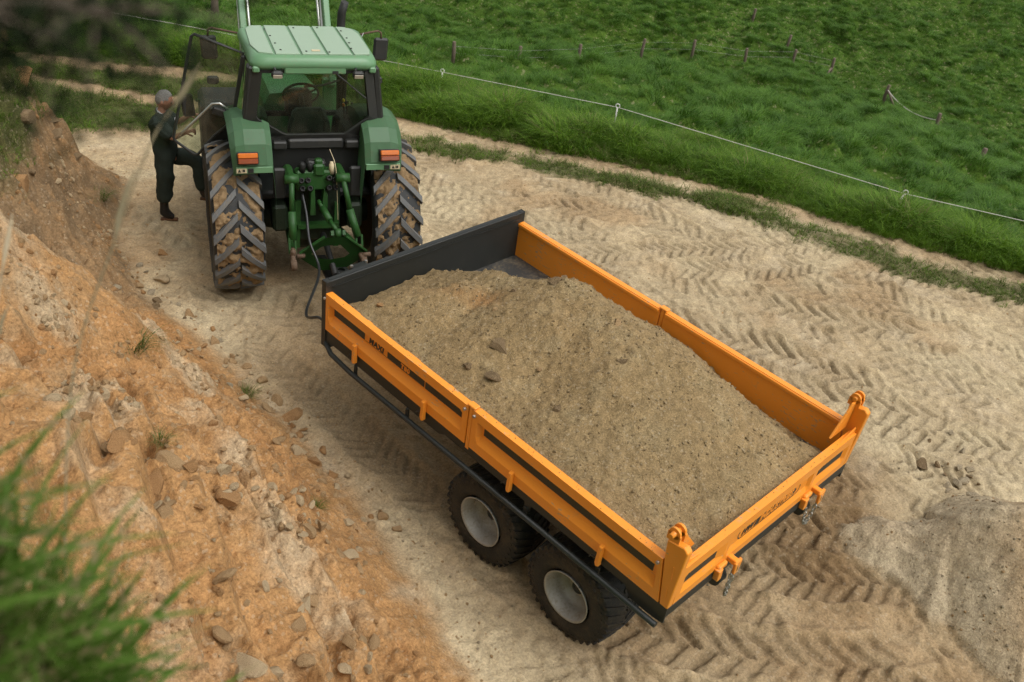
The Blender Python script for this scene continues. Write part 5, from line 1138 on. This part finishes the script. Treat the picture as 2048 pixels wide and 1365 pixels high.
# short grey hair: a ruffled cap over crown, sides and nape
kill = [f for f in hairbm.faces if (lambda c: (c.x > .052 and c.z < .075) or (c.x > .012 and c.z < .028) or c.z < -.045 or (abs(c.y) > .06 and c.z < -.012 and c.x > -.03))(f.calc_center_median())]
bmesh.ops.delete(hairbm, geom=kill, context='FACES')
hr = random.Random(4)
for v_ in hairbm.verts: v_.co = v_.co * (1.055 + hr.uniform(-.012, .03)) + Vector((-.002, 0, .003))
for f in hairbm.faces: f.smooth = False
me = bpy.data.meshes.new('hair'); hairbm.to_mesh(me); hairbm.free(); me.transform(HM); link('hair', me, HAIR, person)
# coveralls: loose trunk, sleeves to the elbow, full trouser legs tucked in the boots
cov = sk({'pelvis': (.195, .175), 'belly': (.20, .175), 'chest': (.20, .185), 'upper': (.165, .15), 'shR': .115, 'elR': .080, 'shL': .110, 'elL': .075, 'hipR': .140, 'knR': .105, 'hipL': .13, 'knL': .105, 'anL': .085})
cov['midR'] = (.17 * .45 + .03 * .55, -.13, 1.25, .095); cov['cuffR'] = (.02, 0, .25, .098); cov['midL'] = (.30, .07, .83, .125); cov['thR'] = (.055, -.02, .64, .125); cov['neckb'] = (.065, .08, 1.40, .085)
EC = [('pelvis', 'belly'), ('belly', 'chest'), ('chest', 'upper'), ('upper', 'neckb'), ('upper', 'shR'), ('shR', 'midR'), ('midR', 'elR'), ('upper', 'shL'), ('shL', 'elL'), ('pelvis', 'hipR'), ('hipR', 'thR'), ('thR', 'knR'), ('knR', 'cuffR'), ('pelvis', 'hipL'), ('hipL', 'midL'), ('midL', 'knL'), ('knL', 'anL')]
co = skin_obj('coverall', cov, EC, CLOTH, person, 3)
# cloth folds
n = len(co.data.vertices); vv = np.empty(n * 3, np.float32); co.data.vertices.foreach_get('co', vv); vv = vv.reshape(-1, 3); nn = np.empty(n * 3, np.float32); co.data.vertices.foreach_get('normal', nn); nn = nn.reshape(-1, 3)
fold = fbm(vv[:, 2] * 1.0 + vv[:, 0] * .8, vv[:, 0] * .5 + vv[:, 1], 11.0, 3, 201); vv = vv + nn * (fold * .018)[:, None]; co.data.vertices.foreach_set('co', vv.ravel()); co.data.update()
MB().tube([HM @ Vector((-.055, 0, -.135)), HM @ Vector((-.03, .055, -.145)), HM @ Vector((.035, .055, -.165)), HM @ Vector((.075, .012, -.19)), HM @ Vector((.035, -.055, -.165)), HM @ Vector((-.03, -.055, -.145))], .018, 8, closed=True).build('shirt_collar', SHIRT, person)
MB().bar((.225, .03, 1.335), (.235, .05, 1.20), .07, .02, .008, up=(1, 0, 0)).build('shirt_front', SHIRT, person)
for s_, an, kn, to in (('R', Vector(J0['anR']), Vector((.02, 0, .30)), Vector(J0['toeR'])), ('L', Vector(J0['anL']), Vector((.475, -.10, .58)), Vector(J0['toeL']))):
    bt = skin_obj('boot', {'top': (*kn, .068), 'mid': (*(kn * .5 + an * .5), .060), 'an': (*an, .056), 'ball': (*(an * .35 + to * .65), (.045, .050)), 'toe': (*to, (.034, .044)), 'heel': (*(an + (an - to) * .30 + Vector((0, 0, -.045))), .036)}, [('top', 'mid'), ('mid', 'an'), ('an', 'ball'), ('ball', 'toe'), ('an', 'heel')], BOOT, person, 2, 'an')
    d_ = (to - an); d_.z = 0; d_.normalize(); c_ = (an + to) / 2; c_.z = to.z - .022
    MB().bar(c_ - d_ * .105, c_ + d_ * .105, .072, .024, .010).build('boot_sole', SOLE, person)
# ================================================================== FENCES
WHITE = paint('white_plastic', (0.72, 0.70, 0.66), 0.5, scale=20)
TAPE = paint('fence_tape', (0.62, 0.58, 0.52), 0.7, scale=30, var=0.2)
WOOD = paint('weathered_post', (0.150, 0.115, 0.085), 0.9, scale=16, var=0.4, bump=0.6)
WIREM = paint('fence_wire', (0.40, 0.38, 0.35), 0.5, metal=0.6, scale=20)
wire_pts = [(1.1, 18.85, -0.50), (2.64, 17.07, -0.56), (3.67, 15.69, -0.55), (4.42, 14.68, -0.56), (5.9, 11.86, -0.33), (6.29, 10.84, -0.23), (7.49, 7.69, 0.07), (8.81, 3.0, 0.22), (9.45, 1.43, 0.32), (9.88, 0.48, 0.36)]
tag(MB().tube(wire_pts, 0.0055, 6).build('electric_fence_tape', TAPE), 'thin white electric fence line strung above the grass verge', 'fence wire')
for (wx, wy, wz), lean, lab in (((6.29, 10.84, -0.23), (0.02, 0.02), 'white step-in fence post nearest the tractor'), ((7.49, 7.69, 0.07), (0.0, 0.0), 'white step-in fence post in the middle of the verge line'), ((8.81, 3.0, 0.22), (0.16, -0.10), 'leaning white step-in fence post at the right end of the verge')):
    b_ = Vector((wx - lean[0], wy - lean[1], float(H(np.array([wx]), np.array([wy]))[0]) - 0.05)); t_ = Vector((wx, wy, wz))
    rt = empty('step_in_post', b_); tag(rt, lab, 'fence post', 'step-in posts along the verge')
    d_ = t_ - b_
    MB().tube([d_ * 0.0, d_ * 0.55], .006, 6).build('steel_shaft', DARK, rt)
    MB().tube([d_ * 0.5, d_ * 1.0], .014, 8).build('white_stem', WHITE, rt)
    sd_ = Vector((.487, -.873, 0)); MB().tube([d_ + Vector((0, 0, .025)) + sd_ * (.035 * math.cos(a)) + Vector((0, 0, .035 * math.sin(a))) for a in np.linspace(-.6, 5.2, 10)], .009, 6).build('pigtail_loop', WHITE, rt)
POSTS = [(11.98, 16.64, 0.51), (14.19, 16.34, 0.57), (16.87, 16.4, 0.62), (31.45, 24.73, 0.88), (34.79, 24.16, 0.92), (36.79, 22.39, 0.78), (38.57, 20.83, 0.76), (39.84, 19.36, 0.81), (40.28, 22.27, 0.64), (40.91, 24.97, 0.6), (37.86, 15.52, 0.74), (32.18, 10.93, 0.62), (24.71, 6.73, 0.49)]
PL = ['first old wooden fence post to the right of the cab roof', 'second old wooden fence post to the right of the cab roof', 'third old wooden fence post to the right of the cab roof', 'fourth old wooden fence post in the row across the pasture', 'fifth old wooden fence post in the row across the pasture', 'sixth old wooden fence post in the row across the pasture', 'seventh old wooden fence post in the row across the pasture', 'wooden post with a broken stay at the end of the pasture row',
      'wooden post standing just above the end of the pasture row', 'topmost wooden fence post on the far slope', 'wooden post with slack wire hanging from it on the right slope', 'wooden post at the lower end of the slack wire', 'lowest wooden fence post at the right edge of the pasture']
pr = random.Random(9)
for (a, b_, h_), lab in zip(POSTS, PL):
    zz = float((H(np.array([a]), np.array([b_])) + hummock(np.array([a]), np.array([b_])))[0])
    h_ = h_ + 0.12; r_ = 0.075 if a > 20 else 0.052; k = h_ / 0.9
    m_ = MB().tube([(0, 0, -.3), (0.01, 0, h_ * .5), (0, .01, h_ * .97), (0, .01, h_)], [r_ * 1.05, r_, r_ * .95, r_ * .75], 9).build('wooden_post', WOOD)
    m_.location = (a, b_, zz); m_.rotation_euler = (pr.uniform(-.08, .08), pr.uniform(-.05, .10), pr.uniform(0, 6)); tag(m_, lab, 'fence post', 'old wooden posts across the pasture')
def hz(a, b_): return float((H(np.array([a]), np.array([b_])) + hummock(np.array([a]), np.array([b_])))[0])
rowp = [POSTS[i] for i in range(8)]
for k, hh_ in enumerate((0.9, 0.55)):
    P = [Vector((a, b_, hz(a, b_) + h_ * hh_ + .05)) for a, b_, h_ in rowp]
    tag(MB().tube(P, 0.0025, 5).build('fence_wire', WIREM), ('top' if k == 0 else 'lower') + ' wire along the old wooden posts in the pasture', 'fence wire')
a, b_ = POSTS[10][:2]; c_, d_ = POSTS[11][:2]
sl = [Vector((a + (c_ - a) * t, b_ + (d_ - b_) * t, (hz(a, b_) + .62) * (1 - t) + (hz(c_, d_) + .45) * t - 1.1 * t * (1 - t))) for t in np.linspace(0, 1, 12)]
tag(MB().tube(sl, 0.018, 5).build('slack_wire', TAPE), 'slack pale tape sagging between two posts on the right slope', 'fence wire')
tag(MB().tube([(a - .1, b_ - .6, hz(a, b_) + .05), (a, b_ - .05, hz(a, b_) + .6)], .05, 7).build('fence_stay', WOOD), 'broken stay leaning on the post with the slack wire', 'fence stay')
a, b_ = POSTS[7][:2]; tag(MB().tube([(a - .75, b_ - .2, hz(a - .7, b_) + .08), (a, b_, hz(a, b_) + .45)], .05, 7).build('fence_stay', WOOD), 'broken stay leaning on the last post of the pasture row', 'fence stay')
tag(MB().tube([(8.49, 22.69, hz(8.49, 22.69) - .2), (8.53, 22.72, hz(8.5, 22.7) + .45), (8.62, 22.7, hz(8.5, 22.7) + .80)], [.12, .10, .05], 8).build('dead_stump', WOOD), 'grey dead stump in rank grass above the mirror', 'stump')

# ================================================================== STONES
ROCKM = [earth('tan_stone', 2.0, attr=False, col=(0.42, 0.275, 0.140), speck=0.45), earth('cream_stone', 2.0, attr=False, col=(0.50, 0.375, 0.225), speck=0.4), earth('orange_clod', 2.0, attr=False, col=(0.40, 0.225, 0.098), speck=0.5), earth('grey_stone', 2.0, attr=False, col=(0.37, 0.30, 0.20), speck=0.45), earth('brown_clod', 2.0, attr=False, col=(0.225, 0.155, 0.085), speck=0.6)]
shapes = [rock_mesh('stone_shape_%d' % i, 300 + i, 3 if i < 4 else 2, 0.45 + 0.1 * (i % 4), 6 + i % 5) for i in range(10)]
meshes = {}
def stone(name, i, m_, loc, size, rot, label, cat='rock', group=None, sink=0.25):
    key = (i, m_)
    if key not in meshes:
        q_ = shapes[i].copy(); q_.materials.clear(); q_.materials.append(ROCKM[m_]); meshes[key] = q_
    o = bpy.data.objects.new(name, meshes[key]); scene.collection.objects.link(o); o.scale = (size,) * 3 if not isinstance(size, tuple) else size
    s0 = size if not isinstance(size, tuple) else size[2]
    o.location = (loc[0], loc[1], loc[2] + s0 * (0.55 - sink)); o.rotation_euler = rot; tag(o, label, cat, group); return o
sr = random.Random(12)
def rr3(f=0.5): return (sr.uniform(-f, f), sr.uniform(-f, f), sr.uniform(0, 6.28))
for (a, b_, s_, m_, i, lab) in [(-3.66, 2.66, (.11, .10, .09), 2, 0, 'large orange boulder on the bank just above the foreground grass'), (-3.36, 2.66, (.16, .10, .08), 0, 5, 'long tan slab of rock lying tilted high on the bank'), (-3.50, 2.52, (.11, .09, .07), 2, 6, 'broad tan rock between the orange boulder and the long slab'), (-3.02, 2.52, (.13, .11, .07), 2, 3, 'rounded orange clod at the head of the crumbled rubble'),
      (-2.96, 1.68, (.12, .08, .06), 1, 1, 'flat pale stone alone on the lower bank'), (-1.22, 7.02, (.13, .09, .07), 1, 2, 'pale stone at the bank foot left of the tractor tyre'), (-3.66, 1.22, (.13, .10, .08), 1, 0, 'pale lump at the bottom edge beside the foreground grass'), (-1.50, 4.80, (.12, .10, .08), 1, 3, 'cream rock in the rubble at the bank foot beside the trailer corner'),
      (-1.36, 4.22, (.13, .10, .09), 2, 0, 'orange rock in the rubble nearest the trailer side'), (-0.92, 7.55, (.09, .08, .07), 2, 1, 'small orange clod near the man on the dirt'), (3.35, -0.10, (.10, .08, .05), 4, 2, 'brown stone on the ground beyond the gravel heap'), (-2.55, 1.42, (.10, .09, .07), 0, 4, 'tan stone at the right of the lower bank')]:
    stone('rock', i, m_, (a, b_, gz(a, b_)), s_, rr3(.35), lab)
for k, (a, b_, s_) in enumerate([(-1.43, 9.54, .17), (-1.84, 8.57, .19), (-1.15, 9.70, .13), (-2.30, 7.75, .20), (-2.05, 8.15, .15), (-1.60, 9.10, .14), (-1.75, 9.35, .20), (-1.30, 9.25, .12), (-1.05, 9.35, .10), (-2.1, 8.7, .17)]):
    stone('earth_clod', k % 10, 4 if k % 3 else 2, (a, b_, gz(a, b_)), (s_, s_ * .85, s_ * .75), rr3(.6), 'brown earth clod on the turf-capped outcrop at the upper left', 'clod', 'clods on the outcrop', .5)
# loose rubble: clusters along the foot and on the slope
cl = [(-1.45, 4.9, .26, .60, 58, (1, 0, 0, 1, 2)), (-1.38, 4.0, .18, .55, 40, (2, 0, 1, 2)), (-3.1, 2.6, .35, .22, 36, (2, 0, 2, 1)), (-2.55, 2.75, .35, .35, 22, (1, 1, 0)), (-3.5, 3.1, .30, .35, 18, (1, 0, 0)), (-1.7, 3.4, .30, .45, 18, (1, 0, 0)),
      (-2.9, 1.5, .40, .35, 20, (0, 1, 0)), (-2.2, 2.3, .30, .40, 14, (1, 0)), (-1.35, 6.3, .25, .5, 22, (4, 0, 3)), (-1.3, 7.3, .25, .5, 26, (4, 0, 2, 3)), (-3.55, 1.25, .35, .2, 14, (0, 1)), (3.3, -.35, .35, .25, 18, (3, 4, 3))]
for (cx, cy, ax_, ay_, n_, ms) in cl:
    for k in range(n_):
        a = cx + sr.gauss(0, ax_); b_ = cy + sr.gauss(0, ay_)
        if foot_u(np.array([a]), np.array([b_]))[0] < -.12 and a < 2: continue
        s_ = .026 + .062 * sr.random() ** 1.9
        heapy = a > 2
        stone('rock', sr.randrange(10), ms[k % len(ms)], (a, b_, gz(a, b_)), (s_, s_ * sr.uniform(.7, 1), s_ * sr.uniform(.6, .95)), rr3(.8),
              'loose grey stone on the ground beyond the gravel heap' if heapy else 'loose rock in the rubble of the sand bank', 'rock', 'stones beyond the gravel heap' if heapy else 'loose rocks on the bank')
# stones and clods on the load
for (a, b_, s_, m_, i, lab) in [(-.70, 2.30, (.125, .10, .055), 4, 1, 'largest clod half buried in the trailer load near the left side'), (-.92, 2.12, (.075, .07, .06), 4, 0, 'dark clod in the load against the left trailer side'), (-.98, 2.36, (.05, .05, .05), 4, 2, 'small dark clod in the load behind the largest clod'), (.30, 2.55, (.06, .055, .05), 4, 3, 'round clod on the right crest of the trailer load'), (.02, 2.42, (.06, .08, .04), 4, 2, 'oval clod near the top of the trailer load'),
       (-.22, 2.65, (.045, .04, .035), 4, 1, 'small clod left of the oval one on the load'), (.05, 1.75, (.055, .04, .03), 0, 0, 'smooth tan stone on the slope of the trailer load'), (-.45, 2.62, (.035, .03, .03), 0, 2, 'pale pebble high on the front of the load'), (.10, .42, (.028, .025, .02), 1, 3, 'pale pebble in the load next to the tailgate'), (-1.0, 3.45, (.04, .035, .035), 2, 0, 'orange pebble in the front left corner of the load'),
       (-.62, 1.92, (.035, .03, .025), 0, 1, 'tan pebble below the largest clod on the load'), (-.78, 1.55, (.04, .035, .03), 4, 2, 'brown stone low on the load by the centre post'), (-.20, 1.45, (.05, .07, .03), 4, 0, 'flattened clod in the middle of the load')]:
    stone('clod', i, m_, (a, b_, load_z(a, b_)), s_, rr3(.3), lab, 'clod', None, .45)
# pebbles and crumbs: everywhere, far too many to count; on the bank they are the bank's own soil
kr = np.random.default_rng(77)
sel = kr.choice(len(x), 200000, replace=False); ex, ey, ez, eu = x[sel], y[sel], z[sel], u[sel]; hpp = hp[sel]
pn = fbm(ex, ey, 1.4, 3, 301); pl = bank_pale(ex, ey, eu)[1]
wgt = np.where(eu > 0, np.clip(.06 + .75 * pl * np.clip(.5 + pn * 1.6, .1, 1) + .25 * pn, .02, 1), np.where(hpp > .02, .30, np.clip(.02 + .05 * pn + .30 * np.exp(-(eu / .35) ** 2), .006, 1)))
kp = (kr.uniform(size=len(ex)) < wgt * .75) & (grass_cover(ex, ey) < .4); ex, ey, ez, eu, pl, hpp = ex[kp], ey[kp], ez[kp], eu[kp], pl[kp], hpp[kp]; k = len(ex)
size = .006 + np.where(eu > .02, .045, .016) * kr.uniform(size=k) ** 2.6
srcs = [(rock_mesh('pebble_%d' % i, 400 + i, 1, .75, 6), ROCKM[i % 5]) for i in range(15)]
rn = kr.uniform(size=k); mt = np.where(eu > 0, np.where(rn < .10 + .45 * pl, 1, np.where(rn < .45 + .5 * pl, 0, 2)), np.where(hpp > .02, np.where(rn < .7, 3, 0), np.where(rn < .5, 0, np.where(rn < .8, 1, 3))))
scatter('pebbles', np.stack([ex, ey, ez - size * .05], 1), kr.uniform(0, 6.28, (k, 3)), size, mt + 5 * kr.integers(0, 3, k), srcs, 'small loose pebbles and crumbs strewn over bank and ground', 'pebbles')
# grit on the load
n_ = 5200; ga = kr.uniform(-TW + .08, TW - .08, n_); gb = kr.uniform(.1, TL - .1, n_); gi = np.clip(((gb - .064) / ls).round().astype(int), 0, lsh[0] - 1); gj = np.clip(((ga + TW - .056) / ls).round().astype(int), 0, lsh[1] - 1); gzz = lz.reshape(lsh)[gi, gj]
kp = gzz > .02; ga, gb, gzz = ga[kp], gb[kp], gzz[kp]; k = len(ga); size = .004 + .012 * kr.uniform(size=k) ** 4
GRITM = [earth('load_stone', 2.0, attr=False, col=(0.29, 0.21, 0.115), speck=0.4), earth('load_pale_stone', 2.0, attr=False, col=(0.34, 0.26, 0.15), speck=0.4)]
srcs = [(rock_mesh('grit_%d' % i, 450 + i, 1, .7, 4), GRITM[i % 2]) for i in range(5)]
nr = 170; rs_ = .002 + .004 * kr.uniform(size=nr) ** 2; ry_ = kr.uniform(.2, TL - .1, nr); rx_ = -TW + .006 + .045 * kr.uniform(size=nr)
tz_ = kr.uniform(size=nr) < .3; ry_ = np.where(tz_, .01 + .045 * kr.uniform(size=nr), ry_); rx_ = np.where(tz_, kr.uniform(-.9, .9, nr), rx_)      # spilt on the left rail and the tailgate's top
ga = np.concatenate([ga, rx_]); gb = np.concatenate([gb, ry_]); gh = np.concatenate([ZD + .002 + gzz + size * .2, np.where(tz_, ZD + .350, ZD + TS) + rs_ * .5]); size = np.concatenate([size, rs_]); k = len(ga)
scatter('load_grit', np.stack([ga, gb, gh], 1), kr.uniform(0, 6.28, (k, 3)), size, kr.integers(0, 5, k), srcs, 'coarse grit and small stones on the trailer load', 'gravel')

# ================================================================== PLANTS CLOSE BY
G_NEAR = leafmat('near_grass', (0.045, 0.105, 0.010), (0.180, 0.300, 0.050), dryness=0.34)
G_STRAW = leafmat('straw', (0.34, 0.27, 0.17), (0.44, 0.36, 0.24), trans=0.15)
for i, (a, b_, s_, lab) in enumerate([(-2.67, 4.57, 1.0, 'green grass tuft growing on the middle of the sand bank'), (-1.58, 4.66, .62, 'small grass tuft at the bank foot beside the trailer corner'), (-2.05, 2.85, .45, 'tiny grass sprout on the lower bank facing the front trailer wheel'), (-1.02, 8.9, .9, 'grass tuft on the brown bank behind the man'), (-3.3, 2.85, .5, 'small green sprig among the rocks high on the bank')]):
    me = tuft('bank_tuft', 110, .17, .085, .75, .0055, 4, 1.0, (.15, -.1), 60 + i); me.materials.append(G_SHORT if i != 2 else G_VERGE)
    o = bpy.data.objects.new('grass_tuft', me); scene.collection.objects.link(o); o.location = (a, b_, gz(a, b_)); o.scale = (s_,) * 3; tag(o, lab, 'grass tuft', 'grass tufts on the bank')
# turf hanging over the brink in front of the camera
fr_ = np.random.default_rng(31); V = []; F = []
for k in range(820):
    rx_, ry_ = fr_.normal(-5.22, .13), fr_.normal(-.98, .15)
    rz_ = gz(rx_, ry_)
    base = np.array([rx_, ry_, rz_ - .01]); side = np.array([.71, -.69, .13]); out = np.array([.35, .80, 0])
    dirv = np.array([0, 0, 1]) * fr_.uniform(.45, 1.0) + side * fr_.normal(.28, .36) + out * fr_.normal(.20, .32); dirv /= np.linalg.norm(dirv)
    Ln = fr_.uniform(.09, .26); drop = fr_.uniform(.15, .75); w0_ = fr_.uniform(.0035, .0095); sdv = np.cross(dirv, [0, 0, 1]); sdv /= np.linalg.norm(sdv) + 1e-6
    k0 = len(V)
    for s_ in range(6):
        t = s_ / 5; P = base + dirv * Ln * t + np.array([dirv[0], dirv[1], 0]) * Ln * drop * t * t * .8 - np.array([0, 0, 1]) * Ln * drop * .55 * t ** 2.5
        w_ = w0_ * (1 - t ** 2) + .0003; V += [tuple(P - sdv * w_), tuple(P + sdv * w_)]
    for s_ in range(5): F.append((k0 + 2 * s_, k0 + 2 * s_ + 1, k0 + 2 * s_ + 3, k0 + 2 * s_ + 2))
me = np_mesh('brink_grass', V, F, False); tag(link('brink_grass', me, G_NEAR), 'blurred tuft of long green grass in the near left corner', 'grass', kind='stuff')
# two dry stalks rising past the lens, far out of focus
for (P, lab) in (([(-5.10, -.62, 4.62), (-5.0, -.50, 4.95), (-4.93, -.455, 5.18), (-4.846, -.486, 5.415), (-4.772, -.493, 5.575), (-4.73, -.506, 5.64), (-4.694, -.53, 5.71)], 'pale dry grass stalk curving up past the man, out of focus'),
                 ([(-5.18, -.55, 4.62), (-5.05, -.30, 4.95), (-4.95, -.14, 5.12), (-4.84, .02, 5.22)], 'shorter pale dry stalk above the foreground grass, out of focus')):
    rt = empty('dry_grass_stalk', P[0]); tag(rt, lab, 'grass stalk'); Q_ = [Vector(p) - Vector(P[0]) for p in P]; S_ = spline(Q_, 24)
    MB().tube(S_, [.0018] * 25, 6).build('stem', G_STRAW, rt)
    sh_ = S_[-6:]; MB().tube(sh_, [.0015, .004, .005, .0045, .003, .001], 6).build('seed_head', G_STRAW, rt)
    m_ = S_[12]; MB().tube([m_, m_ + Vector((.01, 0, .04)), m_ + Vector((.03, -.01, .10)), m_ + Vector((.045, -.015, .13))], [.001, .004, .0035, .0006], 5).build('leaf', G_STRAW, rt)
# dark shrub leaning in from the left, close to the lens
SHRUB = leafmat('dark_leaf', (0.006, 0.012, 0.002), (0.016, 0.028, 0.004), trans=0.15, rough=0.95)
sb = empty('overhanging_shrub', (-6.0, -.35, gz(-6.0, -.35))); tag(sb, 'dark out-of-focus shrub leaning into the upper left corner', 'shrub')
so = Vector(sb.location); main = spline([Vector((0, 0, 0)), Vector((.02, -.1, .9)), Vector((.35, -.42, 5.95 - so.z)), Vector((.66, -.73, 6.06 - so.z)), Vector((.845, -.89, 6.075 - so.z))], 30)
MB().tube(main, [.022 - .0006 * i for i in range(31)], 8).build('stem', WOOD, sb)
br = random.Random(3); V, F = [], []; tw = MB()
for k in range(120):
    a = main[min(30, 18 + int(13 * br.random()))]; d_ = Vector((br.gauss(.1, .6), br.gauss(-.1, .6), br.gauss(-.18, .45))).normalized() * br.uniform(.02, .05 + .09 * br.random()); e_ = a + d_
    tw.tube([a, a + d_ * .5 + Vector((0, 0, .004)), e_], [.002, .0015, .0008], 4)
    for q_ in range(30):
        c_ = a + d_ * br.uniform(.1, 1.1) + Vector((br.gauss(0, .016), br.gauss(0, .016), br.gauss(0, .016))); ax_ = Vector((br.gauss(0, 1), br.gauss(0, 1), br.gauss(0, 1))).normalized(); sx_v = ax_.orthogonal().normalized(); L_ = br.uniform(.007, .014); W_ = L_ * .36
        o = len(V); V += [tuple(c_), tuple(c_ + ax_ * L_ * .5 + sx_v * W_), tuple(c_ + ax_ * L_), tuple(c_ + ax_ * L_ * .5 - sx_v * W_)]; F.append((o, o + 1, o + 2, o + 3))
tw.build('twigs', WOOD, sb); link('foliage', np_mesh('foliage', V, F, False), SHRUB, sb)
